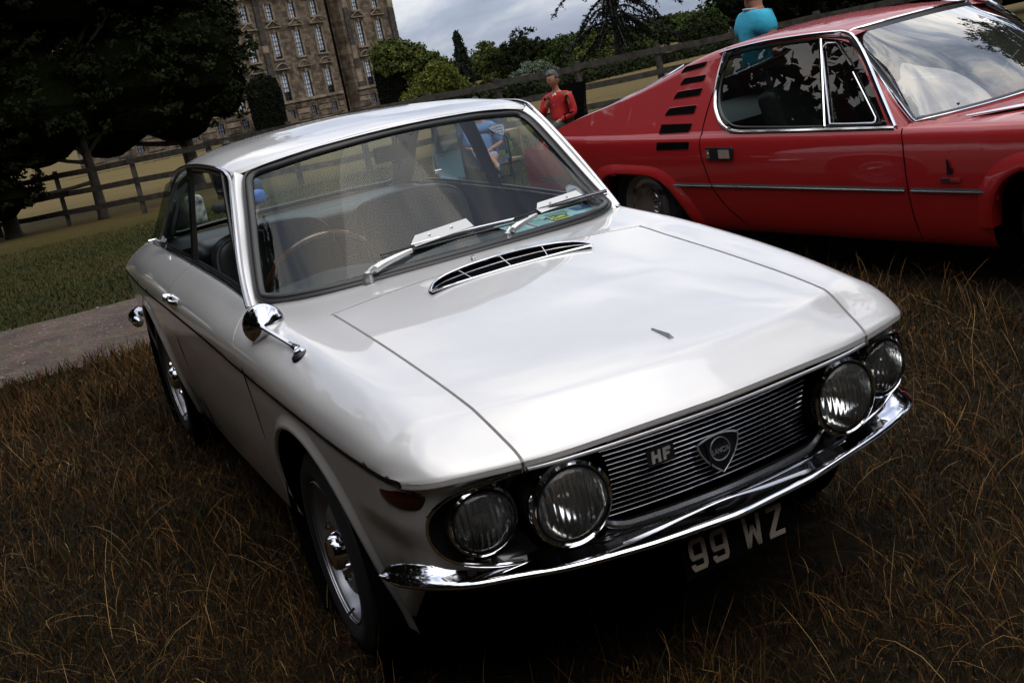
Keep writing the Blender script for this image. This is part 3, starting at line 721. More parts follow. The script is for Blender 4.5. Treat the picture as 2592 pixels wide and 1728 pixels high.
# HF lettering plate on the grille
ho = np.array([.806, -.152, .605])
hf = MB(); hf.ext([(-.035, -.020), (.035, -.020), (.035, .020), (-.035, .020)], ho-en*.004, eu, ev, en, .003); hfp = hf.build('lettering_plate', BLACK, CAR)
L = MB()
for a in ([(-.030, -.016), (-.021, -.016), (-.021, .016), (-.030, .016)], [(-.011, -.016), (-.002, -.016), (-.002, .016), (-.011, .016)], [(-.021, -.004), (-.011, -.004), (-.011, .004), (-.021, .004)],
          [(.005, -.016), (.014, -.016), (.014, .016), (.005, .016)], [(.014, .008), (.029, .008), (.029, .016), (.014, .016)], [(.014, -.004), (.025, -.004), (.025, .003), (.014, .003)]):
    L.ext([((x+.10*y)*.84, y*.84) for x, y in a], ho-en*.0005, eu, ev, en, .0022)
L.build('letters_hf', simple('bright_letters', (.40, .37, .33), .4), hfp)
# ---- number plate, stuck under the bumper: 99 WZ
po = np.array([.795, .034, .334]); pv = np.array([-.10, 0, 1.0]); pv /= np.linalg.norm(pv); pn = np.cross(eu, pv)
npl = MB().ext([(-.165, -.052), (.15, -.052), (.15, .048), (-.165, .048)], po-pn*.004, eu, pv, pn, .003).build('number_plate', MATT, CAR)
mpl, ntp, bp_ = mat_new('ribbed_reflective_digits')
tcp = N(ntp, 'ShaderNodeTexCoord'); wv = N(ntp, 'ShaderNodeTexWave', wave_type='BANDS', bands_direction='Z'); wv.inputs['Scale'].default_value = 62
Lk(ntp, tcp.outputs['Object'], wv.inputs['Vector']); cr_ = N(ntp, 'ShaderNodeValToRGB'); Lk(ntp, wv.outputs['Fac'], cr_.inputs[0])
cr_.color_ramp.elements[0].color = (.20, .165, .13, 1); cr_.color_ramp.elements[1].color = (.46, .40, .32, 1); Lk(ntp, cr_.outputs[0], bp_.inputs['Base Color'])
def quadstrip(pts, w):     # 2-D polyline to polygon strips
    return [(pts[i], pts[i+1]) for i in range(len(pts)-1)]
def glyph(polys, ox, sc=(1, 1)):
    g = MB()
    for poly in polys: g.ext([(ox+x*sc[0], y*sc[1]) for x, y in poly], po, eu, pv, pn, .0012)
    return g
HH, WW, K = .076, .046, .0115      # height, width, stroke
def nine():
    o_l = [(-WW/2+.006, HH/2), (WW/2-.006, HH/2), (WW/2, HH/2-.006), (WW/2, -HH/2+.006), (WW/2-.006, -HH/2), (-WW/2+.006, -HH/2), (-WW/2, -HH/2+.006)]
    return [[(-WW/2+.006, HH/2), (WW/2-.006, HH/2), (WW/2-.0, HH/2-K), (-WW/2, HH/2-K)],
            [(WW/2-K, HH/2-K), (WW/2, HH/2-K), (WW/2, -HH/2+K), (WW/2-K, -HH/2+K)],
            [(-WW/2, -HH/2+K), (WW/2, -HH/2+K), (WW/2-.006, -HH/2), (-WW/2+.006, -HH/2)],
            [(-WW/2, HH/2-K), (-WW/2+K, HH/2-K), (-WW/2+K, .0), (-WW/2, .0)],
            [(-WW/2, .0), (WW/2-K, .0), (WW/2-K, -K), (-WW/2+.005, -K)],
            [(-WW/2, -HH/2+K), (-WW/2+K, -HH/2+K), (-WW/2+K, -HH/2+K+.006), (-WW/2, -HH/2+K+.006)]]
def wgl():
    w = .050; y0, y1 = -HH/2, HH/2; k = .0105
    return [[(-w/2, y1), (-w/2+k, y1), (-w/2+k+.004, y0), (-w/2+.004, y0)], [(w/2-k, y1), (w/2, y1), (w/2-.004, y0), (w/2-k-.004, y0)],
            [(-w/2+.004, y0), (-w/2+.004+k, y0), (k*.45, y1*.35), (-k*.45, y1*.35)], [(w/2-.004-k, y0), (w/2-.004, y0), (k*.45, y1*.35), (-k*.45, y1*.35)]]
def zgl():
    w = .046; y0, y1 = -HH/2, HH/2; k = K
    return [[(-w/2, y1), (w/2, y1), (w/2, y1-k), (-w/2, y1-k)], [(-w/2, y0), (w/2, y0), (w/2, y0+k), (-w/2, y0+k)], [(w/2-.016, y1-k), (w/2, y1-k), (-w/2+.016, y0+k), (-w/2, y0+k)]]
for gl, ox, nm in ((nine(), -.123, 'digit'), (nine(), -.063, 'digit'), (wgl(), .032, 'letter'), (zgl(), .100, 'letter')):
    glyph(gl, ox).build(nm, mpl, npl, sharp=30)
# ---- side indicator lamps on the corners
IND = simple('red_lens', (.035, .0015, .003), .06, coat=1)
for sy in (-1, 1):
    A = np.array([(.590, .7405, .668), (.652, .728, .676), (.700, .690, .674), (.722, .655, .662)]); Bm = np.array([(.592, .742, .646), (.648, .722, .640), (.694, .682, .636), (.716, .650, .640)]); 
    A = np.array([(.545, .709, .652), (.600, .698, .662), (.650, .677, .662), (.676, .655, .650)])
    B2 = np.array([(.552, .706, .628), (.600, .686, .604), (.650, .662, .606), (.672, .650, .628)])
    out = np.array([.45, .85, 0]); ca, cbm = curve(A, 14), curve(B2, 14)
    G = []
    for s_ in np.linspace(0, 1, 9):
        h = math.sin(math.pi*s_)**.5*.020; G.append([ca[i]*(1-s_)+cbm[i]*s_+out*(h*min(1, math.sin(math.pi*(i+.4)/13.8)**.5)) for i in range(14)])
    o = MB().grid(np.array(G)*[1, sy, 1]).build('side_lamp', IND, CAR)
    rim = np.concatenate([ca, cbm[::-1]])+out*.003
    MB().tube(rim*[1, sy, 1], .0032, 5, closed=True).build('side_lamp_rim', RUBBER, o)
# ---- bonnet details
em = MB()
base = [np.array(p) for p in ((.672, -.004, .792), (.672, .018, .792), (.592, -.001, .811), (.592, .0035, .811))]
tip = np.array([.662, .006, .812]); tipr = np.array([.598, .001, .816])
em.add([base[0], base[1], base[2], base[3], tip, tipr], [(0, 1, 4), (0, 4, 5, 2), (1, 3, 5, 4), (2, 5, 3)])
em.build('bonnet_emblem', simple('emblem_metal', (.42, .45, .50), .4, .3), CAR, smooth=False)
# heater intake: bright hooped surround, dark throat, two cross bars, three posts
va = curve([(-.088, -.262, .8825), (-.130, -.235, .896), (-.165, -.17, .906), (-.186, -.08, .9105), (-.192, 0, .9115), (-.186, .08, .9105), (-.165, .17, .906), (-.130, .235, .896), (-.088, .262, .8825)], 50)
va[:, 2] = .8825+(va[:, 2]-.8825)*.70
vb = curve([(-.088, -.262, .8815), (-.110, -.18, .880), (-.118, -.08, .880), (-.120, 0, .8805), (-.118, .08, .880), (-.110, .18, .880), (-.088, .262, .8815)], 50)
MB().tube(va, np.interp(np.linspace(0, 1, 50), [0, .08, .92, 1], [.003, .0050, .0050, .003]), 8).build('intake_surround', CHROME, CAR)
MB().tube(vb, .003, 6).build('intake_lower_rim', CHROME, CAR)
hz = lambda x, y: .874+(-x-.06)*.0595-.004*(y/.256)**2+.0016
flr = [np.array([(a*(1-f)+b*f-(.012*f), c*(1-f)+d*f, 0) for (a, c, _), (b, d, _) in zip(vb, va)]) for f in (0, .5, 1)]
for q_ in flr: q_[:, 2] = [hz(x, y) for x, y, _ in q_]
MB().grid(np.array(flr)).build('intake_floor', MATT, CAR)
mb = MB().grid(np.array([va+[0, 0, -.003], va+[-.03, 0, -.012], (va+vb)/2+[-.05, 0, -.02], vb+[-.005, 0, -.006]])); mb.build('intake_throat', MATT, CAR)
hmp = np.array([va+[-.002, 0, .002], va+[-.02, 0, -.004], va*[1, .97, 1]+[-.045, 0, -.016], va*[1, .93, 1]+[-.06, 0, -.026]]); MB().grid(hmp).build('intake_hump', PAINT, CAR)
for f in (.45,):
    MB().tube(va*(1-f)+vb*f+[.002, 0, 0], .0018, 6).build('intake_bar', CHROME_B, CAR)
for i in (13, 25, 36):
    MB().tube([va[i], vb[i]], .0020, 6).build('intake_post', CHROME_B, CAR)
# washer jet
mb = MB().lathe([(0, .010), (.006, .009), (.007, 0)], (-.305, -.03, .886), (0, 0, 1), 10); mb.box((-.300, -.03, .898), (.010, .012, .006)); mb.build('washer_jet', CHROME_B, CAR)
# ---- wipers with broad white wind deflectors
def wiper(pv_, elbow, tipp, d0, d1, up):
    w = MB(); pv_, elbow, tipp = map(np.array, (pv_, elbow, tipp))
    w.lathe([(.019, -.012), (.021, -.002), (.017, .004), (.016, .014), (.013, .026), (.009, .034), (0, .036)], pv_, (.25, 0, 1), 18)
    dr = elbow-pv_; hinge = pv_+np.array([0, 0, .026])+dr*.16
    w.tube([pv_+[0, 0, .024], hinge+[0, 0, .004]], [.009, .008], 8)
    w.lathe([(0, .011), (.008, .010), (.008, -.010), (0, -.011)], hinge, np.cross(dr, [0, 0, 1.0]), 12)
    a = w.build('wiper', simple('wiper_silver', (.62, .62, .62), .3, .8) if 'wiper_silver' not in bpy.data.materials else bpy.data.materials['wiper_silver'], CAR)
    P = np.array([hinge, hinge*.75+elbow*.25+[0, 0, .004], hinge*.35+elbow*.65+[0, 0, .003], elbow])
    wd = np.cross(dr/np.linalg.norm(dr), wn(elbow)); wd /= np.linalg.norm(wd); G = []
    for i, p in enumerate(curve(P, 12)):
        h = np.interp(i, [0, 3, 11], [.0105, .0105, .0045]); G.append([p-wd*h+[0, 0, -.006], p-wd*h, p-wd*h*.5+wn(p)*.004, p+wd*h*.5+wn(p)*.004, p+wd*h, p+wd*h+[0, 0, -.006]])
    MB().grid(np.array(G)).build('wiper_arm', bpy.data.materials['wiper_silver'], a, sharp=25)
    # deflector plate
    d0, d1, up = map(np.array, (d0, d1, up)); n = np.cross(d1-d0, up); n /= np.linalg.norm(n)
    if n[2] < 0: n = -n
    MB().add([d0+n*t for t in (0,)]+[d1, d1+up*.93+(d0-d1)*.03, d0+up+(d1-d0)*.10, d0+up*.45-(d1-d0)*.015]+[v+n*.0016 for v in (d0, d1, d1+up*.93+(d0-d1)*.03, d0+up+(d1-d0)*.10, d0+up*.45-(d1-d0)*.015)],
             [(4, 3, 2, 1, 0), (5, 6, 7, 8, 9)]+[(i, (i+1) % 5, 5+(i+1) % 5, 5+i) for i in range(5)]).build('wind_deflector', WHITE, a, smooth=False)
    for f in (.3, .68):
        MB().lathe([(0, .004), (.004, .003), (.0045, 0)], d0*(1-f)+d1*f+up*.62+n*.002, n, 8).build('rivet', CHROME_B, a)
    # blade carrier and rubber
    bl = MB(); L0 = elbow+(elbow-tipp)*.28; B = curve([L0, elbow*.7+tipp*.3+[0, 0, .002], tipp], 12)
    bl.tube(B+[0, 0, .006], .0035, 6); bl.build('wiper_blade', BLACK, a)
    MB().tube(B+[0, 0, -.003], .003, 5).build('blade_rubber', RUBBER, a)
    MB().tube([elbow+[0, 0, .014], (elbow+tipp)/2+[0, 0, .016], tipp+[0, 0, .012]], .0035, 6).build('blade_spring', CHROME_B, a)
wiper((-.405, -.333, .886), (-.424, -.172, .945), (-.432, .193, .940), (-.421, -.160, .950), (-.425, .044, .964), (-.018, -.008, .029))
wiper((-.410, .143, .889), (-.447, .278, .945), (-.529, .595, .934), (-.437, .291, .946), (-.525, .507, .941), (-.021, -.016, .029))
# ---- round bullet mirror on the near wing
mc = np.array([-.325, -.685, .868]); mb_ = np.array([-.045, -.672, .832]); ax = np.array([-.93, .30, -.12]); ax /= np.linalg.norm(ax)
mir = MB().lathe([(.0005, -.062), (.006, -.060), (.0555, -.006), (.060, .004), (.0585, .012), (.054, .012), (.0005, .012)], mc, ax, 48).build('door_mirror', CHROME, CAR, sharp=40)
mir.name = 'wing_mirror'
t0 = mc-ax*.058
MB().tube(curve([t0, t0*.5+mb_*.5+np.array([0, 0, .006]), mb_+[0, 0, .012]], 12), [.0065]*10+[.009, .011], 10).build('mirror_stalk', CHROME, mir)
MB().lathe([(0, .012), (.012, .011), (.024, .003), (.027, -.012)], mb_+[.012, -.002, -.002], (0, -.35, .94), 24).build('mirror_foot', RUBBER, mir)
MB().lathe([(0, .014), (.012, .012), (.017, .003)], mb_+[.008, 0, .004], (.1, -.35, .94), 18).build('mirror_foot_cap', CHROME, mir)
# ---- wheels
def wheel(x, sy, steer=0):
    e = empty('wheel'); e.parent = CAR; e.location = (x, sy*.715, .288); e.rotation_euler = (0, 0, steer)
    A = (0, sy, 0)
    MB().lathe([(.185, -.15), (.205, -.165), (.25, -.168), (.276, -.155), (.286, -.13), (.288, -.08), (.286, -.03), (.276, -.004), (.25, .010), (.225, .011), (.206, .004), (.196, -.002)], (0, 0, 0), A, 64).build('tyre', TYRE, e)
    MB().lathe([(.197, .004), (.200, .002), (.198, -.006), (.188, -.010), (.182, -.022), (.176, -.05), (.172, -.058), (.165, -.058), (.150, -.05), (.135, -.030), (.118, -.018), (.095, -.016), (.07, -.020), (.06, -.026), (.0005, -.028)], (0, 0, 0), A, 64).build('rim', ALLOY, e)
    MB().lathe([(.056, -.026), (.052, .0), (.046, .012), (.034, .018), (.0005, .021)], (0, 0, 0), A, 32).build('hub_cap', CHROME, e)
    for k in range(4):
        a = math.pi/4+k*math.pi/2; MB().lathe([(.010, -.022), (.010, -.004), (.006, .002), (0, .003)], (.078*math.cos(a), 0, .078*math.sin(a)), A, 6).build('wheel_nut', CHROME, e)
    MB().tube([(.02, -.01*sy, -.165), (.02, .012*sy, -.178)], .004, 6).build('valve', BLACK, e)
    return e
wheel(0, -1, math.radians(-2)); wheel(0, 1, math.radians(-2)); wheel(-2.33, -1); wheel(-2.33, 1)
# ---- rear bumper end, tail lamp
for sy in (-1, 1):
    P = curve([(-2.86, .735, .47), (-3.0, .742, .47), (-3.1, .725, .47), (-3.17, .66, .47), (-3.2, .4, .47), (-3.2, .0, .47)], 30)*[1, sy, 1]
    MB().tube(P, [.01]+[.028]*28+[.028], 10).build('rear_bumper', CHROME, CAR)
    MB().grid(np.array([[(-3.06, .703, .69), (-3.12, .67, .69)], [(-3.065, .712, .62), (-3.13, .675, .62)], [(-3.07, .70, .57), (-3.125, .665, .57)]])*[1, sy, 1]).build('tail_lamp', CHROME_B, CAR)

# ---- cabin
def cushion(c, d, name, mat, rx=0, ridge=True, parent=CAR, n=12):
    G = []
    for i in range(n+1):
        for j in range(n+1): pass
    import bmesh
    bm = bmesh.new(); bmesh.ops.create_cube(bm, size=1)
    for v in bm.verts: v.co = Vector((v.co.x*d[0], v.co.y*d[1], v.co.z*d[2]))
    bmesh.ops.bevel(bm, geom=bm.edges[:]+bm.verts[:], offset=min(d)*.42, segments=5, profile=.6, affect='EDGES')
    R = Matrix.Rotation(rx, 4, 'Y'); bm.transform(Matrix.Translation(Vector(c)) @ R)
    me = bpy.data.meshes.new(name); bm.to_mesh(me); bm.free(); me.materials.append(mat); me.shade_smooth()
    o = bpy.data.objects.new(name, me); COL.objects.link(o); o.parent = parent; return o
def seat_back(y0, nm='seat_back'):
    w = .235; out = []
    prof = [(-w, .62), (-w, .80), (-w*.99, .89), (-w*.90, .945), (-w*.66, .972), (-w*.3, .982), (0, .984), (w*.3, .982), (w*.66, .972), (w*.90, .945), (w*.99, .89), (w, .80), (w, .62)]
    P = curve([(0, a, b) for a, b in prof], 40); c = np.array([0, 0, .78]); G = []
    for k, dx, in ((1.0, -.05), (1.0, -.02), (1.0, .0), (.975, .018), (.92, .028), (.80, .030), (.60, .024), (.35, .026), (.02, .028)):
        Q = (P-c)*[1, k, k]+c; Q = Q+[dx, y0, 0]; Q[:, 0] += -1.36-(Q[:, 2]-.62)*.22; G.append(Q)
    o = MB().grid(np.array(G)).build(nm, LEATHER, CAR)
    pp = (P-c)*.965+c; pp = pp+[.022, y0, 0]; pp[:, 0] += -1.36-(pp[:, 2]-.62)*.22
    MB().tube(pp, .0045, 6).build('seat_piping', simple('piping', (.12, .14, .14), .4) if 'piping' not in bpy.data.materials else bpy.data.materials['piping'], o)
seat_back(.225); seat_back(-.345)
cushion((-1.14, .225, .58), (.46, .47, .14), 'seat_base', LEATHER); cushion((-1.14, -.345, .58), (.46, .47, .14), 'seat_base', LEATHER)
cushion((-1.98, 0, .80), (.16, 1.12, .20), 'rear_seat_back', LEATHER, .25); cushion((-1.75, 0, .56), (.5, 1.1, .15), 'rear_seat_base', LEATHER)
mb = MB(); mb.box((-2.24, 0, .875), (.42, 1.18, .015)); mb.box((-1.2, 0, .34), (1.7, 1.2, .02)); mb.build('cabin_floor_and_shelf', DASH, CAR)
for sy in (-1, 1): MB().grid(np.array([[(-.62, .625, .88), (-1.5, .612, .89), (-2.3, .600, .885)], [(-.60, .64, .35), (-1.5, .64, .35), (-2.3, .62, .35)]])*[1, sy, 1]).build('door_card', DASH, CAR)
mb = MB(); G = []
for y in np.linspace(-.60, .60, 21):
    hood = .028*math.exp(-((y+.345)/.17)**2)
    G.append([(-.42, y, .862), (-.55, y, .872), (-.68, y, .868+hood*.6), (-.76, y, .858+hood), (-.785, y, .84+hood), (-.79, y, .72), (-.70, y, .55)])
mb.grid(np.array(G)); mb.build('dashboard', DASH, CAR)
# steering wheel: thin wooden rim, three spokes
sc_ = np.array([-.885, -.335, .815]); sn = np.array([-.90, 0, .43]); sn /= np.linalg.norm(sn); su = np.array([0, 1.0, 0]); sv = np.cross(sn, su); sv *= np.sign(sv[2])
rimp = [sc_+su*(.200*math.cos(a))+sv*(.200*math.sin(a)) for a in np.linspace(0, 2*math.pi, 64, endpoint=False)]
sw = MB().tube(rimp, .0115, 10, closed=True).build('steering_wheel', WOOD, CAR)
for a in (math.radians(0), math.radians(180), math.radians(270)):
    MB().tube([sc_-sn*.03, sc_+su*(.195*math.cos(a))+sv*(.195*math.sin(a))], [.014, .006], 6).build('steering_spoke', CHROME_B, sw)
MB().lathe([(0, .012), (.03, .008), (.04, -.02), (.02, -.25)], sc_-sn*.02, sn, 20).build('steering_hub', BLACK, sw)
# interior mirror and stalk
rm = cushion((-.862, -.014, 1.196), (.022, .125, .055), 'rear_view_mirror', BLACK, -.1)
MB().tube([(-.855, .0, 1.215), (-.848, -.002, 1.27)], .006, 8).build('mirror_stem', BLACK, rm)
MB().box((-.853, -.005, 1.162), (.012, .03, .016)).build('mirror_lever', BLACK, rm)
# show paperwork lying on the dashboard: pale blue sheet with printed panels
shz = lambda x, y: .873
def sheet_poly(pts, name, mat, lift, parent):
    V = [(x, y, .8745+lift+.018*max(0, (-x-.72))*0) for x, y in pts]; return MB().add(V, [tuple(range(len(V)))]).build(name, mat, parent, smooth=False)
SA, SB = np.array([-.520, .255]), np.array([-.50, .600])     # front edge (near screen)
SD, SC = np.array([-.79, .275]), np.array([-.77, .64])
sp_ = lambda u, v: (SA*(1-u)*(1-v)+SB*u*(1-v)+SD*(1-u)*v+SC*u*v)
PAPER = simple('pale_blue_paper', (.42, .66, .70), .7); PYEL = simple('print_yellow', (.70, .72, .05), .6); PBLK = simple('print_black', (.02, .025, .02), .6)
PBLU = simple('print_blue', (.05, .14, .35), .6); PRED = simple('print_brown', (.30, .14, .12), .6); PGRY = simple('print_grey', (.16, .30, .26), .6)
SH = tag(sheet_poly([sp_(0, 0), sp_(1, 0), sp_(1, 1), sp_(0, 1)], 'show_card', PAPER, 0, None), 'pale blue printed show card lying on the dashboard behind the windscreen', 'paper')
SH.matrix_world = cm.copy()
def pr(u0, v0, u1, v1, name, mat, lift): return sheet_poly([sp_(u0, v0), sp_(u1, v0), sp_(u1, v1), sp_(u0, v1)], name, mat, lift, SH)
pr(.44, .30, .64, .66, 'logo_panel_border', PBLK, .0010); pr(.45, .33, .63, .63, 'logo_panel', PYEL, .0018)
pr(.22, .25, .25, .80, 'printed_band', PRED, .001); pr(.66, .1, .98, .40, 'printed_block', PBLU, .001); pr(.78, .62, .97, .92, 'printed_block', PBLU, .001)
pr(.50, .68, .72, .88, 'printed_block', PGRY, .001); pr(.30, .84, .46, .95, 'printed_block', PYEL, .001); pr(.12, .82, .24, .93, 'printed_block', PGRY, .001)
for k in range(9):
    pr(.27, .22+k*.062, .42, .235+k*.062, 'printed_line', PGRY, .001); pr(.04, .30+k*.05, .18, .31+k*.05, 'printed_line', PGRY, .001)
cpt = np.array([*sp_(.54, .56), .8745+.0024])
text_mesh('Agip', .055, cpt, (-.0, -1.0, 0), (1.0, 0, 0), 'logo_lettering', PBLK, SH, .0002)
dgp = MB()    # small dark running animal shape reduced to a plain bar with legs
c0 = np.array([*sp_(.54, .42), .8745+.0022]); dgp.ext([(-.03, -.004), (.03, -.004), (.034, .006), (.022, .010), (-.026, .009), (-.034, .002)], c0, (0, -1, 0), (1, 0, 0), (0, 0, 1), .0004)
for k in range(4): dgp.ext([(-.026+k*.015, -.012), (-.021+k*.015, -.012), (-.020+k*.015, -.003), (-.025+k*.015, -.003)], c0, (0, -1, 0), (1, 0, 0), (0, 0, 1), .0004)
dgp.build('logo_figure', PBLK, SH)
# stickers on the screen
STK = glass_mat('sticker_film', (.75, .82, .85), 1.3, 1, .22)
def on_screen(y, f, off=.004):
    i = int(np.argmin(abs(B_ws[:, 1]-y))); p = B_ws[i]*(1-f)+T_ws[i]*f; return p+wn(p)*off
inner = shrink(WL, .030, wn)-np.array([wn(p)*.003 for p in WL]); B_ws, T_ws = rule(inner, 120)
def disc(cy, f, r, name, col, shape='round'):
    p = on_screen(cy, f); n = wn(p); a = np.cross([0, 0, 1.0], n); a /= np.linalg.norm(a); b = np.cross(n, a)
    if shape == 'round': pts = [(r*math.cos(t), r*math.sin(t)) for t in np.linspace(0, 2*math.pi, 28, endpoint=False)]
    else: pts = [(x*r/.055*.9, (y+.004)*r/.055*.9) for x, y in shield(1.0)]
    o = MB().ext(pts, p, a, b, n, .0006).build(name, col, CAR, smooth=False); return o, p, n, a, b, pts
s1 = disc(.425, .86, .040, 'window_sticker', STK, 'shield'); s2 = disc(.50, .18, .036, 'tax_disc', glass_mat('disc_film', (.55, .78, .85), 1.3, 1, .45))
for s_ in (s1, s2):
    o, p, n, a, b, pts = s_
    MB().tube([p+n*.0012+a*q[0]*.93+b*q[1]*.93 for q in pts], .0012, 4, closed=True).build('sticker_border', simple('sticker_ink', (.10, .13, .22), .6) if 'sticker_ink' not in bpy.data.materials else bpy.data.materials['sticker_ink'], o)
    for k in range(3): MB().ext([(-.022+.004*k, .010-k*.011), (.020-.004*k, .010-k*.011), (.020-.004*k, .014-k*.011), (-.022+.004*k, .014-k*.011)], p+n*.0008, a, b, n, .0004).build('sticker_print', bpy.data.materials['sticker_ink'], o, smooth=False)
# ================================================================== red coupe
AO = np.array([-3.119, 2.255, 0.0]); AD = np.array([.9894, .1450, 0.0]); AD /= np.linalg.norm(AD); AN = np.array([-AD[1], AD[0], 0])
am = Matrix.Identity(4); cols_ = [M3@AD, M3@AN, M3@np.array([0, 0, 1.0]), M3@(AO+AN*.83)]
for j, cvec in enumerate(cols_):
    for i in range(3): am[i][j] = cvec[i]
ALF = empty('red_coupe', mat=am, label='red low sports coupe with black side louvres parked beyond the silver one', cat='car')
Zr = lambda s: float(np.interp(s, [-1.25, -1.0, -.6, -.2, .1, .28, .45, .62, .85, 1.0, 1.2, 1.36, 1.48, 1.56], [.60, .715, .838, .93, 1.01, 1.07, 1.125, 1.165, 1.195, 1.205, 1.208, 1.202, 1.188, 1.165]))
Zs = makima(np.arange(14), np.array([[a, b] for a, b in zip([-1.25, -1.0, -.6, -.2, .1, .28, .45, .62, .85, 1.0, 1.2, 1.36, 1.48, 1.56], [.60, .715, .838, .93, 1.01, 1.07, 1.125, 1.165, 1.195, 1.205, 1.208, 1.202, 1.188, 1.165])]), np.linspace(0, 13, 300))
Zr = lambda s: float(np.interp(s, Zs[:, 0], Zs[:, 1]))
def zb(s):  # belt height
    return min(.742, Zr(s)-.035) if s < 1.5 else float(np.interp(s, [1.5, 2.6, 2.9, 3.15, 3.3], [.742, .742, .72, .66, .58]))
def wz(z, s):   # inward lean above the belt
    b = zb(s); return .042+max(0, z-b)*.50
def taper(s): return float(np.interp(s, [-1.25, -.9, -.4, 0, 2.4, 2.9, 3.15, 3.3], [.16, .07, .02, 0, 0, .04, .12, .24]))
def low_rows(s):
    b = zb(s); t = taper(s)
    return [(.075+t, .19), (.045+t, .215), (.022+t, .28), (.008+t, .37), (.0+t, .46), (.0+t, .54), (.003+t, .61), (.009+t, .66), (.018+t, b-.035), (.030+t, b-.012), (.042+t, b)]
SS = np.unique(np.concatenate([np.linspace(-1.25, 1.56, 142), np.linspace(1.56, 3.3, 80)]))
def add_cut(mb, G, polys, key):
    V = G.reshape(-1, 3); a, b = G.shape[:2]; F = []
    for i in range(a-1):
        for j in range(b-1):
            q = [i*b+j, i*b+j+1, (i+1)*b+j+1, (i+1)*b+j]; c = V[q].mean(0)
            if any(inside(key(c), P) for P in polys): continue
            F.append(q)
    mb.add(V, F); W = V*MIR; mb.add(W, [f[::-1] for f in F])
def inside(p, P):
    k = False
    for i in range(len(P)):
        (x1, y1), (x2, y2) = P[i-1], P[i]
        if (y1 > p[1]) != (y2 > p[1]) and p[0] < (x2-x1)*(p[1]-y1)/(y2-y1)+x1: k = not k
    return k
RA = [(-.30, .15), (-.285, .28), (-.255, .40), (-.225, .468), (-.165, .508), (-.065, .522), (.082, .521), (.215, .515), (.305, .491), (.36, .458), (.413, .405), (.478, .320), (.535, .22), (.55, .15)]
FA = [(2.42, .15), (2.425, .30), (2.44, .41), (2.47, .48), (2.52, .532), (2.60, .566), (2.72, .58), (2.85, .578), (2.97, .55), (3.06, .48), (3.10, .36), (3.11, .15)]
GR = np.array([[(s, w-.83, z) for w, z in low_rows(s)] for s in SS])
nr = GR.shape[1]; rr2 = np.concatenate([np.linspace(0, nr-1, 34)])
GR = np.stack([makima(np.arange(nr), np.swapaxes(GR, 0, 1), [r])[0] for r in rr2], 1)
mb = MB(); add_cut(mb, GR, [RA, FA], lambda c: (c[0], c[2]))
# upper rear quarter, cant rail and roof
up = [s for s in SS if s <= 1.56]
SW = [(.775, .752), (.80, .750), (1.90, .750), (1.945, .750), (1.905, .80), (1.80, .95), (1.66, 1.10), (1.575, 1.168), (1.52, 1.182), (1.30, 1.190), (1.05, 1.182), (.80, 1.158), (.715, 1.143), (.695, 1.10), (.690, 1.0), (.700, .90), (.730, .83), (.79, .777), (.87, .755)]
WIN = curve([(.900, .752, 0), (1.30, .750, 0), (1.925, .750, 0)], 20)
SWp = [(.715, 1.150), (.700, 1.06), (.700, .975), (.715, .905), (.755, .835), (.815, .783), (.88, .758), (.96, .750), (1.3, .748), (1.925, .748), (1.80, .905), (1.68, 1.055), (1.60, 1.14), (1.55, 1.175), (1.50, 1.184), (1.30, 1.186), (1.05, 1.180), (.85, 1.165)]
Q = []
for s in up:
    b, r = zb(s), Zr(s); h = r-b; row = []
    for f in np.linspace(0, 1, 26):
        z = b+h*(f*.93); row.append((s, wz(z, s)+taper(s)-.83, z))
    we = row[-1][1]
    for k, (dw, dz) in enumerate(((.012, .955), (.030, .985), (.055, 1.0))): row.append((s, we+dw, b+h*dz))
    for f in (.15, .35, .6, .8, 1.0): row.append((s, (we+.055)*(1-f), r+.030*(1-(1-f)**2)*min(1, max(.2, (s+.2)))))
    Q.append(row)
Q = np.array(Q)
RG_ = [(-.55, -2), (.30, -2), (.42, -1.2)]
def keyq(c): return (c[0], c[2])
Vq = Q.reshape(-1, 3)
def add_cut2(mb, G):
    a, b = G.shape[:2]; V = G.reshape(-1, 3); F = []
    for i in range(a-1):
        for j in range(b-1):
            q = [i*b+j, i*b+j+1, (i+1)*b+j+1, (i+1)*b+j]; c = V[q].mean(0)
            if j < 25 and inside((c[0], c[2]), SWp): continue
            if j >= 29 and -.62 < c[0] < .36: continue          # rear screen opening
            F.append(q)
    mb.add(V, F); mb.add(V*MIR, [f[::-1] for f in F])
add_cut2(mb, Q)
# strip of bodywork ahead of the side window (screen pillar) and bonnet
pil = []
for f in np.linspace(0, 1, 22):
    z = .742+(1.19-.742)*f; w = wz(z, 1.6)
    sf = float(np.interp(z, [.742, .83, .95, 1.07, 1.14, 1.185], [1.995, 1.895, 1.765, 1.625, 1.53, 1.46]))   # windscreen side edge
    sb = float(np.interp(z, [.742, .905, 1.055, 1.14, 1.185], [1.92, 1.79, 1.67, 1.59, 1.50]))-.02
    pil.append([(sb, w-.83, z), ((sf+sb)/2+.01, w+.004-.83, z+.001), (sf+.0, w+.022-.83, z+.002), (sf-.01, w+.05-.83, z)])
pil = np.array(pil)
both(mb, pil)
bon = []
for s in np.linspace(1.93, 3.3, 60):
    b = zb(s); t = taper(s); w0 = .042+t-.83
    bon.append([(s, w0, b), (s, w0+.012, b+.006), (s, w0+.06, b+.012), (s, w0+.2, b+.020), (s, w0+.4, b+.028), (s, w0*.35, b+.032), (s, 0, b+.033)])
both(mb, np.array(bon), True)
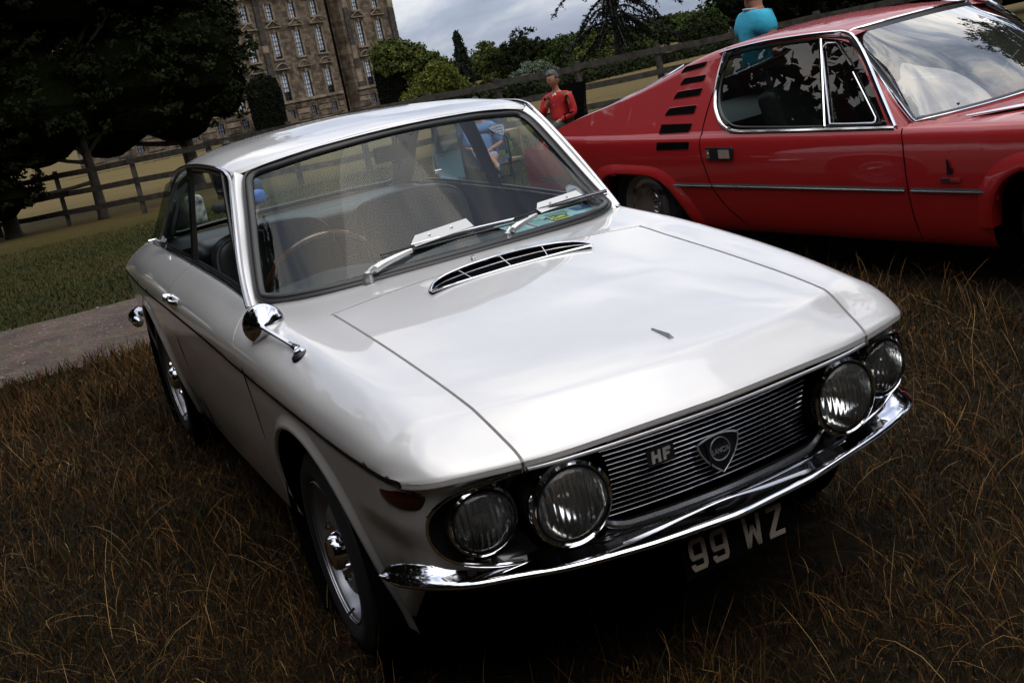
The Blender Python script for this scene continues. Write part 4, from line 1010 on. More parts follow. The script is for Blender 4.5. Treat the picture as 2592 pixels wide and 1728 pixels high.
# nose and tail
both(mb, np.array([GR[-1, ::4], GR[-1, ::4]*[1, .5, 1]+[.06, 0, 0], GR[-1, ::4]*[1, 0, 1]+[.09, 0, 0]])); both(mb, np.array([GR[0, ::4], GR[0, ::4]*[1, .5, 1]-[.03, 0, 0], GR[0, ::4]*[1, 0, 1]-[.04, 0, 0]]), True)
weld(mb, 'body', RED, ALF, 40)
ysurf = lambda s, z: (np.interp(z, [q[1] for q in low_rows(s)], [q[0] for q in low_rows(s)]) if z <= zb(s) else wz(z, s)+taper(s))-.83
def on_side(P, off=0.0): return np.array([(s, ysurf(s, z)-off, z) for s, z in P])
def arch_lip(P, bulge, sy):
    c = curve([(a, b, 0) for a, b in P[1:-1]], 50); ctr = np.array([c[:, 0].mean(), .30, 0]); G = []
    for k, off in ((1.26, -.001), (1.17, .010*bulge), (1.08, .018*bulge), (1.02, .020*bulge), (.995, .016*bulge), (.985, .0), (1.0, -.06)):
        q = ctr+(c-ctr)*k; G.append([(a, (ysurf(a, min(max(b, .2), zb(a)))-off)*sy, b) for a, b, _ in q])
    return np.array(G)
for P in (RA, FA):
    for sy in (1, -1): MB().grid(arch_lip(P, 1, sy)).build('arch_flare', RED, ALF)
mb = MB(); mb.box((1.0, 0, .3), (4.0, 1.2, .2)); mb.box((2.7, 0, .5), (1.0, 1.2, .35)); mb.box((-.4, 0, .5), (1.2, 1.2, .3)); mb.build('underbody', MATT, ALF)
# window trims
sp3 = lambda P, n=80: (lambda c: np.array([(a, ysurf(a, b)-.004, b) for a, b, _ in c]))(curve([(a, b, 0) for a, b in P], n))
for sy in (1, -1):
    t_ = [1, sy, 1]
    MB().tube(sp3([(.715, 1.150), (.702, 1.06), (.702, .975), (.717, .905), (.757, .835), (.817, .781), (.88, .757), (.96, .749), (1.3, .747), (1.935, .747)])*t_, .0105, 8).build('window_moulding', CHROME, ALF)
    MB().tube(sp3([(1.935, .752), (1.81, .905), (1.69, 1.055), (1.61, 1.14), (1.555, 1.178), (1.50, 1.190), (1.30, 1.193), (1.05, 1.187), (.85, 1.172), (.68, 1.150)])*t_, .0095, 8).build('window_moulding', CHROME, ALF)
    MB().tube((sp3([(1.90, .765), (1.79, .90), (1.67, 1.05), (1.59, 1.125), (1.53, 1.160), (1.30, 1.168), (1.05, 1.162), (.85, 1.148), (.74, 1.13)])+[0, .012, 0])*t_, .0085, 6).build('window_seal', RUBBER, ALF)
    MB().tube((sp3([(.735, 1.13), (.722, 1.04), (.722, .97), (.737, .91), (.777, .845), (.832, .80), (.89, .776), (.96, .768), (1.85, .766)])+[0, .012, 0])*t_, .0075, 6).build('window_seal', RUBBER, ALF)
    G = np.array([[(a, ysurf(a, z)+.016, z) for a in np.linspace(.70+max(0, (.86-z))*.9, float(np.interp(z, [.76, .9, 1.05, 1.13, 1.17], [1.93, 1.81, 1.69, 1.61, 1.54])), 10)] for z in np.linspace(.755, 1.175, 10)])
    MB().grid(G*t_).build('side_glass', GLASS_D, ALF)
    A, B = (1.515, .760), (1.375, 1.165)
    MB().tube((sp3([A, ((A[0]+B[0])/2-.0, (A[1]+B[1])/2), B], 10)+[0, .002, 0])*t_, .0095, 8).build('quarter_light_bar', CHROME, ALF)
    MB().tube((on_side([(1.545, .772), (1.47, .945), (1.40, 1.115), (1.408, 1.135), (1.425, 1.145), (1.475, 1.142), (1.49, 1.135), (1.60, 1.03)], .004)+[0, .006, 0])*t_, .0055, 6).build('quarter_light_frame', CHROME_B, ALF)
    MB().tube((on_side([(1.545, .772), (1.66, .770), (1.80, .770), (1.812, .776), (1.81, .792), (1.62, 1.0)], .004)+[0, .006, 0])*t_, .0050, 6).build('quarter_light_frame', CHROME_B, ALF)
    # side rubbing strip
    for a, b in ((-1.0, -.24), (.365, .735), (.745, 1.995), (2.03, 2.44)):
        MB().tube((on_side([(s, .46) for s in np.linspace(a, b, 12)], .006))*t_, .0052, 6).build('side_strip', CHROME_B, ALF)
        MB().tube((on_side([(s, .469) for s in np.linspace(a, b, 12)], .001))*t_, .0060, 6).build('side_strip_base', RUBBER, ALF)
    # shut lines
    for P in ([(.78, 1.16), (.70, 1.0), (.672, .90), (.66, .79), (.665, .66), (.70, .54), (.735, .45), (.80, .36), (.88, .285), (.95, .23)], [(1.975, .742), (1.995, .66), (2.008, .5), (2.015, .40), (2.04, .22)]):
        MB().tube((sp3(P, 40)+[0, .0035, 0])*t_, .0034, 5).build('door_seam', MATT, ALF)
    MB().tube((on_side([(-.60, .685), (-.40, .685), (-.392, .67), (-.388, .56), (-.40, .545), (-.60, .545)], -.002))*t_, .0026, 5).build('fuel_flap_seam', MATT, ALF)
    # louvres
    LV = [[(.307, .707), (.581, .706), (.577, .664), (.301, .657)], [(.310, .800), (.572, .800), (.558, .752), (.304, .748)], [(.350, .886), (.577, .895), (.568, .849), (.320, .844)],
          [(.393, .971), (.597, .982), (.582, .942), (.367, .931)], [(.443, 1.047), (.615, 1.054), (.603, 1.023), (.415, 1.010)], [(.400, 1.108), (.575, 1.130), (.560, 1.105), (.375, 1.078)]]
    LV[5] = [(.415, 1.100), (.590, 1.118), (.575, 1.090), (.385, 1.066)]
    LV[4] = [(.425, 1.040), (.602, 1.049), (.590, 1.016), (.398, 1.003)]
    for P in LV:
        P = np.array(P); c = P.mean(0); pp = []
        for i in range(4):
            a, b, d = P[i-1], P[i], P[(i+1) % 4]; u1 = (a-b)/np.linalg.norm(a-b); u2 = (d-b)/np.linalg.norm(d-b)
            for t in np.linspace(0, 1, 4): pp.append(b+u1*.010*(1-t)**2+u2*.010*t**2)
        o3 = [(s, (ysurf(s, z)-.0018)*sy, z) for s, z in pp]; i3 = [(c[0]+(s-c[0])*.94, (ysurf(s, z)+.018)*sy, c[1]+(z-c[1])*.80-.003) for s, z in pp]; n = len(pp)
        l = MB().add(o3, [tuple(range(n)) if sy < 0 else tuple(range(n))[::-1]]).build('louvre', MATT, ALF, smooth=False)
        MB().tube([(s, (ysurf(s, z)-.001)*sy, z) for s, z in pp], .0022, 4, closed=True).build('louvre_lip', RED, l)
    # door handle plate
    P = [(.723, .676), (.917, .674), (.924, .664), (.915, .610), (.905, .606), (.728, .606), (.718, .616)]
    hp = MB().ext([(a, b) for a, b in P], (0, -(.836)*sy, 0), (1, 0, 0), (0, 0, 1), (0, sy, 0), .01).build('handle_plate', BLACK, ALF, smooth=False)
    MB().box((.865, -.838*sy, .640), (.082, .012, .048)).build('handle_flap', CHROME, hp, smooth=False)
    MB().box((.742, -.838*sy, .640), (.026, .010, .046)).build('lock', CHROME_B, hp, smooth=False)
    MB().lathe([(0, .004), (.008, .003), (.009, 0)], (.742, -.843*sy, .640), (0, -sy, 0), 14).build('key_barrel', simple('brass', (.6, .5, .25), .3, 1) if 'brass' not in bpy.data.materials else bpy.data.materials['brass'], hp)
    # wing badges
    bg_ = MB().box((2.24, -.835*sy, .514), (.10, .006, .016)).build('wing_badge', CHROME_B, ALF, smooth=False)
    MB().box((2.216, -.839*sy, .514), (.045, .003, .010)).build('badge_check', BLACK, bg_, smooth=False); MB().box((2.264, -.839*sy, .514), (.046, .003, .010)).build('badge_red', RED, bg_, smooth=False)
    MB().ext([(-.010, -.035), (.016, -.035), (.020, -.008), (.010, -.004), (.006, .004), (-.002, .030), (-.010, .036), (-.008, .0)], (2.235, -.835*sy, .574), (1, 0, 0), (0, 0, 1), (0, -sy, 0), .004).build('maker_script', simple('dark_badge', (.03, .03, .035), .3, .8) if 'dark_badge' not in bpy.data.materials else bpy.data.materials['dark_badge'], ALF, smooth=False)
# windscreen: chrome surround, black inner band, glass
WSA = [(2.235, 0, .775), (2.225, -.15, .774), (2.19, -.33, .768), (2.11, -.53, .758), (2.03, -.665, .751), (1.985, -.715, .748), (1.955, -.712, .772), (1.88, -.690, .845), (1.75, -.640, .955), (1.61, -.580, 1.070), (1.515, -.540, 1.143), (1.482, -.520, 1.172), (1.49, -.49, 1.188), (1.53, -.43, 1.196), (1.575, -.25, 1.206), (1.59, 0, 1.210)]
WA = half_to_loop([(a, -b, z) for a, b, z in WSA], 130)
wna = lambda p: np.array([.56, p[1]*.30, .80])/np.linalg.norm([.56, p[1]*.30, .80])
seal(WA, .020, wna, [(0, -.006), (.05, .004), (.4, .011), (.8, .009), (1, .002)], 'windscreen_moulding', CHROME, ALF)
seal(shrink(WA, .018, wna), .030, wna, [(0, .002), (.4, .003), (1, -.004)], 'windscreen_seal', RUBBER, ALF)
B1, T1 = rule(shrink(WA, .04, wna)-np.array([0, 0, .004]), 40)
MB().grid(np.array([B1*(1-s)+T1*s+[.03*math.sin(math.pi*s), 0, .03*math.sin(math.pi*s)] for s in np.linspace(0, 1, 14)])).build('windscreen', glass_mat('raked_glass', (.55, .60, .58), 1.5, 2.2, .02), ALF)
# rear screen with bright edge
RS = np.array([[(s, y, Zr(s)+.030*(1-(abs(y)/.6)**2)*min(1, max(.2, s+.2))-.002) for y in np.linspace(-.60, .60, 13)] for s in np.linspace(-.64, .37, 16)])
MB().grid(RS).build('rear_screen', GLASS_D, ALF)
for sy in (1, -1):
    e_ = curve([(-.64, -.60, Zr(-.64)+.003), (-.3, -.595, Zr(-.3)+.004), (0, -.59, Zr(0)+.004), (.2, -.585, Zr(.2)+.003), (.37, -.57, Zr(.37)+.004)], 30)
    MB().tube(e_*[1, sy, 1], .009, 6).build('rear_screen_moulding', CHROME, ALF)
# bonnet intake slots beside the screen
for sy in (1, -1):
    MB().tube(np.array([(2.22, -.66, .768), (2.40, -.50, .776), (2.60, -.34, .778)])*[1, sy, 1], [.004, .011, .006], 6).build('bonnet_duct', CHROME_B, ALF)
    MB().tube(np.array([(2.26, -.68, .763), (2.42, -.53, .768), (2.62, -.36, .772)])*[1, sy, 1], [.002, .008, .004], 6).build('duct_slot', MATT, ALF)
# wipers, parked together
wpb = MB(); wpb.tube([(2.08, -.40, .800), (2.06, -.22, .838), (2.02, -.02, .868), (2.0, .10, .875)], [.006, .007, .007, .005], 6); wa = wpb.build('wiper', BLACK, ALF)
MB().tube([(2.07, -.50, .792), (2.05, -.30, .822), (2.07, -.05, .838), (2.05, .08, .850)], .009, 6).build('wiper_blade', RUBBER, wa)
MB().tube([(2.10, -.30, .812), (2.04, -.10, .852), (1.97, .10, .900), (1.93, .25, .93)], .0055, 6).build('wiper_arm', CHROME_B, wa)
# cabin
for y0 in (-.36, .36):
    o = cushion((1.02, y0, .68), (.14, .46, .50), 'seat_back', LEATHER, -.3, parent=ALF); o2 = cushion((1.25, y0, .45), (.48, .48, .14), 'seat_base', LEATHER, parent=ALF)
    cushion((.90, y0, .95), (.09, .26, .16), 'head_restraint', LEATHER, -.3, parent=ALF)
mb = MB(); mb.box((1.0, 0, .38), (2.2, 1.4, .03)); mb.box((.1, 0, .72), (.9, 1.3, .04)); mb.build('cabin_floor', DASH, ALF)
MB().box((1.92, 0, .70), (.30, 1.35, .12)).build('dashboard', DASH, ALF)
sc2 = np.array([1.62, -.36, .78]); MB().tube([sc2+np.array([0, 1, 0])*.19*math.cos(a)+np.array([-.35, 0, .93])*.19*math.sin(a) for a in np.linspace(0, 2*math.pi, 40, endpoint=False)], .012, 8, closed=True).build('steering_wheel', BLACK, ALF)
# wheels
def wheel2(x, sy):
    e = empty('wheel'); e.parent = ALF; e.location = (x, sy*.72, .295); A = (0, sy, 0)
    MB().lathe([(.19, -.15), (.24, -.17), (.285, -.15), (.298, -.10), (.298, -.06), (.288, -.01), (.262, .012), (.23, .012), (.205, .0), (.195, -.004)], (0, 0, 0), A, 48).build('tyre', TYRE, e)
    MB().lathe([(.196, .0), (.192, -.006), (.18, -.012), (.165, -.03), (.14, -.03), (.125, -.01), (.118, .004), (.112, -.004), (.06, -.012), (.0005, -.010)], (0, 0, 0), A, 48).build('rim', ALLOY, e)
    MB().lathe([(.128, .002), (.123, .008), (.117, .006), (.115, .0)], (0, 0, 0), A, 48).build('rim_ring', CHROME_B, e)
    for k in range(20):
        a = 2*math.pi*k/20; c = np.array([math.cos(a), 0, math.sin(a)]); MB().tube([c*.075+[0, .006*sy, 0], c*.107+[0, .008*sy, 0]], [.004, .006], 5).build('rim_vane', CHROME_B, e)
    return e
for x in (.035, 2.78):
    for sy in (-1, 1): wheel2(x, sy)
# ================================================================== ground
GRP_T = 'trees around the park'
def ground_material():
    m, nt, b = mat_new('park_ground'); b.inputs['Roughness'].default_value = .95; b.inputs['Specular IOR Level'].default_value = .1
    geo = N(nt, 'ShaderNodeNewGeometry'); sp = N(nt, 'ShaderNodeSeparateXYZ'); Lk(nt, geo.outputs['Position'], sp.inputs[0])
    def noise(sc, det=6, scale3=None, rough=.6):
        mpn = N(nt, 'ShaderNodeMapping'); Lk(nt, geo.outputs['Position'], mpn.inputs[0])
        if scale3: mpn.inputs['Scale'].default_value = scale3
        n = N(nt, 'ShaderNodeTexNoise'); n.inputs['Scale'].default_value = sc; n.inputs['Detail'].default_value = det; n.inputs['Roughness'].default_value = rough
        Lk(nt, mpn.outputs[0], n.inputs['Vector']); return n
    def ramp(src, stops):
        r = N(nt, 'ShaderNodeValToRGB'); Lk(nt, src, r.inputs[0]); e = r.color_ramp.elements
        e[0].position, e[0].color = stops[0][0], (*stops[0][1], 1); e[1].position, e[1].color = stops[-1][0], (*stops[-1][1], 1)
        for p, c in stops[1:-1]: k = e.new(p); k.color = (*c, 1)
        return r
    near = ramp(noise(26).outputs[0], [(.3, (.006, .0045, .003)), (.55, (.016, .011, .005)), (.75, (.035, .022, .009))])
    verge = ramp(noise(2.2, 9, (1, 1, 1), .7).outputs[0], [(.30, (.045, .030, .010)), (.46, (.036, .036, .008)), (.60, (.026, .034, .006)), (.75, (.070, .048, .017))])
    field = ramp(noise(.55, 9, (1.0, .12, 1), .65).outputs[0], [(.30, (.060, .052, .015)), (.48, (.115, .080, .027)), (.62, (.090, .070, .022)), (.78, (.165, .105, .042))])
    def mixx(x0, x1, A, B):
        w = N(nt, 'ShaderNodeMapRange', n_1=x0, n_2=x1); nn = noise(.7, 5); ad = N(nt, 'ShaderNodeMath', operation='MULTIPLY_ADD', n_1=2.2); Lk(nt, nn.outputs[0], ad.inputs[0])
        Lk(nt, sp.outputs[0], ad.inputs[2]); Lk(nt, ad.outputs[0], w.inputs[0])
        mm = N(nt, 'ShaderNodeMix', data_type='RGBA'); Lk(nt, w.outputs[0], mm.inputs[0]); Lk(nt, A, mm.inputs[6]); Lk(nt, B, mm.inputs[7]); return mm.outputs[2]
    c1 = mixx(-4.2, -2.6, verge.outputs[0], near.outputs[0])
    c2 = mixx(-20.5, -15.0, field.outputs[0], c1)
    fine = noise(9, 8, (1, 1, 1), .8); mr = N(nt, 'ShaderNodeMapRange', n_1=.3, n_2=.7, n_3=.55, n_4=1.45); Lk(nt, fine.outputs[0], mr.inputs[0])
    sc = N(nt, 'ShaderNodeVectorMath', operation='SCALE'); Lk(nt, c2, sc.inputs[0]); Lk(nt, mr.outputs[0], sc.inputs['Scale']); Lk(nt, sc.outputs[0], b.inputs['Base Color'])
    bp = N(nt, 'ShaderNodeBump'); bp.inputs['Strength'].default_value = .8; bp.inputs['Distance'].default_value = .04; Lk(nt, fine.outputs[0], bp.inputs['Height']); Lk(nt, bp.outputs[0], b.inputs['Normal'])
    return m
xs_ = np.unique(np.concatenate([np.linspace(40, 6, 12), np.linspace(6, -8, 85), np.linspace(-8, -40, 80), np.linspace(-40, -300, 50), -np.geomspace(300, 3000, 14), [300, 1500]]))
ys_ = np.unique(np.concatenate([np.linspace(-8, 10, 61), np.linspace(-60, 60, 41), np.geomspace(60, 3000, 14), -np.geomspace(60, 3000, 14)]))
def relief(x, y): return gz(x, y)+.010*np.sin(x*3.1+y*1.7)*np.exp(-np.abs(x)/30)*0
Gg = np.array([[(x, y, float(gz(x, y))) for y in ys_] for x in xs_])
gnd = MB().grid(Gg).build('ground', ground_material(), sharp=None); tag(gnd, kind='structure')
# gravel track crossing behind the silver car
def near_edge(y): return -4.52-.10*math.sin(y*.9)-.04*math.sin(y*3.7+1)-.02*y
def far_edge(y): return -6.55-.08*math.sin(y*.6+2)-.05*math.sin(y*2.9)-.02*y
mg, nt, b = mat_new('track_gravel'); b.inputs['Roughness'].default_value = .95
geo = N(nt, 'ShaderNodeNewGeometry'); v = N(nt, 'ShaderNodeTexVoronoi'); v.inputs['Scale'].default_value = 38; Lk(nt, geo.outputs['Position'], v.inputs['Vector'])
n = N(nt, 'ShaderNodeTexNoise'); n.inputs['Scale'].default_value = 3; n.inputs['Detail'].default_value = 10; n.inputs['Roughness'].default_value = .7; Lk(nt, geo.outputs['Position'], n.inputs['Vector'])
r = N(nt, 'ShaderNodeValToRGB'); Lk(nt, n.outputs[0], r.inputs[0]); e = r.color_ramp.elements; e[0].position = .32; e[0].color = (.060, .039, .027, 1); e[1].position = .72; e[1].color = (.185, .128, .094, 1)
mu = N(nt, 'ShaderNodeMix', data_type='RGBA', blend_type='MULTIPLY'); mu.inputs[0].default_value = .45; Lk(nt, r.outputs[0], mu.inputs[6]); Lk(nt, v.outputs['Color'], mu.inputs[7]); Lk(nt, mu.outputs[2], b.inputs['Base Color'])
bp = N(nt, 'ShaderNodeBump'); bp.inputs['Distance'].default_value = .012; Lk(nt, v.outputs['Distance'], bp.inputs['Height']); Lk(nt, bp.outputs[0], b.inputs['Normal'])
Rg = []
for y in np.linspace(-30, 30, 400):
    a, c = near_edge(y), far_edge(y); Rg.append([(a+(c-a)*f, y, float(gz(a+(c-a)*f, y))+.006+(.004*math.sin(math.pi*f))) for f in np.linspace(0, 1, 16)])
tag(MB().grid(np.array(Rg)).build('gravel_track', mg, sharp=None), kind='structure')
# loose stones
rng = np.random.default_rng(3)
SV, SF = [], []
ico = [(0, 0, .6), (1, 0, .1), (.3, .9, .05), (-.8, .55, .1), (-.8, -.6, 0), (.35, -.9, .1), (0, 0, -.3)]
icf = [(0, 1, 2), (0, 2, 3), (0, 3, 4), (0, 4, 5), (0, 5, 1), (6, 2, 1), (6, 3, 2), (6, 4, 3), (6, 5, 4), (6, 1, 5)]
for k in range(3500):
    y = rng.uniform(-5, 3) if k > 500 else rng.uniform(-9, 9); f = rng.uniform(.01, .99); x = near_edge(y)*(1-f)+far_edge(y)*f
    s = rng.uniform(.004, .011)*(1+(rng.random() < .03)*rng.uniform(1, 2.6)); a = rng.uniform(0, 6.28); ca, sa = math.cos(a), math.sin(a)
    b0 = len(SV)
    for p in ico:
        q = np.array(p)*rng.uniform(.7, 1.3, 3); SV.append((x+s*(q[0]*ca-q[1]*sa), y+s*(q[0]*sa+q[1]*ca), float(gz(x, y))+.010+s*q[2]))
    SF += [tuple(i+b0 for i in t) for t in icf]
stn = simple('stone', (.16, .13, .11), .9, var=(14, .6, (.30, .27, .25)))
tag(mesh_obj('track_stones', SV, SF, stn, smooth=False), 'small loose stones scattered over the gravel track behind the silver car', 'stones', kind='stuff')

# ------------------------------------------------------------------ grass blades
def blade_mat(name, stops, rough=.75):
    m, nt, b = mat_new(name); b.inputs['Roughness'].default_value = rough; b.inputs['Specular IOR Level'].default_value = .25
    at = N(nt, 'ShaderNodeAttribute', attribute_name='tone'); r = N(nt, 'ShaderNodeValToRGB'); Lk(nt, at.outputs['Fac'], r.inputs[0]); e = r.color_ramp.elements
    e[0].position, e[0].color = stops[0][0], (*stops[0][1], 1); e[1].position, e[1].color = stops[-1][0], (*stops[-1][1], 1)
    for p, c in stops[1:-1]: k = e.new(p); k.color = (*c, 1)
    Lk(nt, r.outputs[0], b.inputs['Base Color']); return m
STRAW = blade_mat('dry_grass_blades', [(0, (.009, .007, .002)), (.16, (.022, .024, .004)), (.36, (.040, .018, .004)), (.56, (.115, .050, .011)), (.80, (.24, .125, .032)), (1, (.44, .29, .12))])
GREEN = blade_mat('green_grass_blades', [(0, (.012, .014, .002)), (.35, (.034, .046, .005)), (.6, (.060, .042, .010)), (1, (.16, .10, .035))])
def blades(name, X, Y, Ln, Wd, lean, mat, tone, rng, label, seg=3, z0=0.0):
    n = len(X); az = rng.uniform(0, 2*np.pi, n); th0 = np.abs(rng.normal(0, lean*.5, n)); th1 = th0+np.abs(rng.normal(0, lean, n))
    Z = gz(X, Y)+z0; P = np.zeros((n, seg+1, 3)); P[:, 0] = np.stack([X, Y, Z-.004], -1)
    daz = rng.normal(0, .5, n)
    for k in range(seg):
        f = (k+1)/seg; th = th0+(th1-th0)*f*1.3; a = az+daz*f; st = Ln/seg
        P[:, k+1] = P[:, k]+np.stack([np.sin(th)*np.cos(a)*st, np.sin(th)*np.sin(a)*st, np.cos(th)*st], -1)
    P[:, 1:, 2] = np.maximum(P[:, 1:, 2], (Z+.004)[:, None]+rng.uniform(0, .02, (n, seg)))
    wa = rng.uniform(0, 2*np.pi, n); side = np.stack([np.cos(wa), np.sin(wa), np.zeros(n)], -1)*(Wd/2)[:, None]
    V = np.zeros((n, 2*seg+1, 3)); 
    for k in range(seg): w = side*(1-.25*k/seg)[..., None] if False else side*(1-.25*k/seg); V[:, 2*k] = P[:, k]-w; V[:, 2*k+1] = P[:, k]+w
    V[:, 2*seg] = P[:, seg]
    tri = []
    for k in range(seg-1): tri += [(2*k, 2*k+1, 2*k+3), (2*k, 2*k+3, 2*k+2)]
    tri += [(2*seg-2, 2*seg-1, 2*seg)]
    tri = np.array(tri); nv = 2*seg+1
    F = (tri[None]+(np.arange(n)*nv)[:, None, None]).reshape(-1, 3)
    o = np_mesh(name, V.reshape(-1, 3), F, mat)
    at = o.data.attributes.new('tone', 'FLOAT', 'POINT'); at.data.foreach_set('value', np.repeat(np.clip(tone, 0, 1), nv).astype(np.float32))
    return tag(o, label, 'grass', kind='stuff')
def patch(x, y, s=1.3, ph=0): return .5+.5*np.sin(x*s*2.1+ph+1.3*np.sin(y*s*1.7+ph))*np.cos(y*s*1.9-ph*.7+1.1*np.sin(x*s*1.3))
rng = np.random.default_rng(11)
def zone(n, x0, x1, y0, y1):
    X = rng.uniform(x0, x1, n); Y = rng.uniform(y0, y1, n)
    und = (X > -3.0) & (X < .62) & (np.abs(Y) < .62); alf = (X > -4.0) & (Y > 2.5) & (Y < 4.3)
    k = ~(und & (rng.random(n) < .9)) & ~(alf & (rng.random(n) < .9)); return X[k], Y[k]
# dense short mat close to the camera
X, Y = zone(250000, -3.3, 2.15, -3.0, 3.6)
dd = np.hypot(X-CAMW[0], Y-CAMW[1]); keep = rng.random(len(X)) < np.clip(3.6/np.maximum(dd, 1), 0, 1)**1.3; X, Y, dd = X[keep], Y[keep], dd[keep]
p1_, p2_ = patch(X, Y, 1.6), patch(X, Y, 4.3, 2.0)
Ln = rng.uniform(.03, .085, len(X))*(.5+.9*p2_); Wd = rng.uniform(.0012, .0026, len(X))*np.clip(dd/3, .9, 1.8)
tone = rng.beta(1.7, 2.6, len(X))*.75+.28*(p1_-.5)+.14*rng.normal(0, 1, len(X))
blades('meadow_grass', X, Y, Ln, Wd, .62, STRAW, tone, rng, 'dry brown and green meadow grass carpeting the ground around both cars')
# longer pale straws lying tangled through it
X, Y = zone(26000, -3.4, 2.15, -3.2, 3.8)
k = rng.random(len(X)) < .25+.75*patch(X, Y, 1.1, 1.2); X, Y = X[k], Y[k]
blades('straw_stems', X, Y, rng.uniform(.08, .26, len(X)), rng.uniform(.0010, .0022, len(X)), .95, STRAW, rng.beta(3.2, 1.8, len(X)), rng, 'long pale straw stems tangled through the meadow grass', seg=4)
# grass up to the track and a ragged fringe along it
X, Y = rng.uniform(-4.75, -3.2, 70000), rng.uniform(-4.2, 5, 70000); k = X > np.array([near_edge(y) for y in Y])-.02*rng.random(len(Y)); X, Y = X[k], Y[k]
blades('trackside_grass', X, Y, rng.uniform(.03, .11, len(X))*(.6+.8*patch(X, Y, 2.2)), rng.uniform(.003, .006, len(X)), .5, STRAW, rng.beta(2, 2.2, len(X))*.8+.15*(patch(X, Y, 1.1)-.5), rng, 'ragged straw coloured grass along the near edge of the gravel track')
X, Y = rng.uniform(-17, -6.4, 150000), rng.uniform(-6.5, 9, 150000); k = (X < np.array([far_edge(y) for y in Y])+.03) & (rng.random(len(X)) < np.clip(7.5/np.abs(X), 0, 1)); X, Y = X[k], Y[k]
blades('verge_grass', X, Y, rng.uniform(.02, .055, len(X)), rng.uniform(.005, .011, len(X)), .5, GREEN, rng.beta(2, 2.4, len(X))+.5*(patch(X, Y*.4, .55, .4)-.5), rng, 'short green and brown verge grass between the gravel track and the fence', seg=2)

# ------------------------------------------------------------------ trees
def leaf_mat(name, a, b_, trans=.15):
    m, nt, b = mat_new(name); b.inputs['Roughness'].default_value = .8; b.inputs['Specular IOR Level'].default_value = .08
    at = N(nt, 'ShaderNodeAttribute', attribute_name='tone'); r = N(nt, 'ShaderNodeValToRGB'); Lk(nt, at.outputs['Fac'], r.inputs[0])
    r.color_ramp.elements[0].color = (*a, 1); r.color_ramp.elements[1].color = (*b_, 1); Lk(nt, r.outputs[0], b.inputs['Base Color'])
    return m
BARK = simple('bark', (.045, .036, .028), .9, bump=(18, .8, .03), var=(7, .5))
def leaves(C, N_, size, rng, droop=0.0, asp=.6):
    """diamond leaves at centres C with rough outward normals N_"""
    n = len(C); d = N_+rng.normal(0, .8, (n, 3)); d[:, 2] -= droop; d /= np.linalg.norm(d, axis=1)[:, None]
    u = np.cross(d, rng.normal(0, 1, (n, 3))); u /= np.linalg.norm(u, axis=1)[:, None]; w = np.cross(d, u)
    if droop: u[:, 2] -= droop*1.5; u /= np.linalg.norm(u, axis=1)[:, None]
    s = size*rng.uniform(.6, 1.35, n)[:, None]
    V = np.stack([C-u*s, C-w*s*asp, C+u*s, C+w*s*asp], 1); return V
def crown(lobes, nleaf, size, rng, droop=0, cl=26, asp=.6, shell=.55):
    L = np.array([list(l)+[1.0]*(5-len(l)) for l in lobes], float); wgt = L[:, 3]**2; wgt /= wgt.sum(); out = []; tone = []
    ncl = max(1, nleaf//cl); idx = rng.choice(len(L), ncl, p=wgt)
    D = rng.normal(0, 1, (ncl, 3)); D /= np.linalg.norm(D, axis=1)[:, None]; D[:, 2] = np.where(D[:, 2] < -.5, -D[:, 2]*.5, D[:, 2])
    rad = L[idx, 3]*(shell+(1-shell+.12)*rng.random(ncl)**.6); flat = L[idx, 4] if L.shape[1] > 4 else np.ones(ncl)
    CC = L[idx, :3]+D*rad[:, None]*np.stack([np.ones(ncl), np.ones(ncl), flat], -1)
    n = ncl*cl; CI = np.repeat(np.arange(ncl), cl); cr = np.repeat(rng.uniform(.5, 1.3, ncl), cl)*size*3.2
    off = rng.normal(0, 1, (n, 3)); off /= np.linalg.norm(off, axis=1)[:, None]; off *= (rng.random(n)**.4*cr)[:, None]; off[:, 2] *= .65
    if droop: off[:, 2] -= np.abs(off[:, 2])*droop*2+rng.random(n)*cr*droop*2
    C = CC[CI]+off; V = leaves(C, D[CI]*.6+off/np.linalg.norm(off, axis=1)[:, None]*.6, size, rng, droop, asp)
    t = np.repeat(rng.uniform(0, .75, ncl), cl)+rng.uniform(-.15, .35, n); return V, t
def crown_obj(name, lobes, nleaf, size, mat, parent, seed, **k):
    rng = np.random.default_rng(seed); V, t = crown(lobes, nleaf, size, rng, **k); n = len(V)
    o = np_mesh(name, V.reshape(-1, 3), np.arange(n*4).reshape(-1, 4), mat, parent)
    at = o.data.attributes.new('tone', 'FLOAT', 'POINT'); at.data.foreach_set('value', np.repeat(np.clip(t, 0, 1), 4).astype(np.float32)); return o
def trunk_obj(h, r, limbs, parent, rng, lean=(0, 0)):
    mb = MB(); P = [(0, 0, -.15), (lean[0]*.1, lean[1]*.1, h*.08)]+[(lean[0]*f+rng.uniform(-.04, .04)*h*.2, lean[1]*f+rng.uniform(-.04, .04)*h*.2, h*f) for f in (.3, .55, .8, 1)]
    P = curve(P, 14); mb.tube(P, np.interp(np.linspace(0, 1, 14), [0, .08, .5, 1], [r*1.5, r*1.05, r*.8, r*.25]), 10)
    for (x, y, z, rr, *_) in limbs:
        f = min(.95, max(.25, (z-rr*.5)/h*.75)); a = np.array([np.interp(f*h, P[:, 2], P[:, i]) for i in range(3)]); b = np.array([x, y, z]); m = (a+b)/2+[0, 0, -.12*np.linalg.norm(b-a)+rr*.1]
        mb.tube(curve([a, m, b], 8), np.linspace(r*.45, r*.08, 8), 6)
    return mb.build('trunk', BARK, parent, sharp=None)
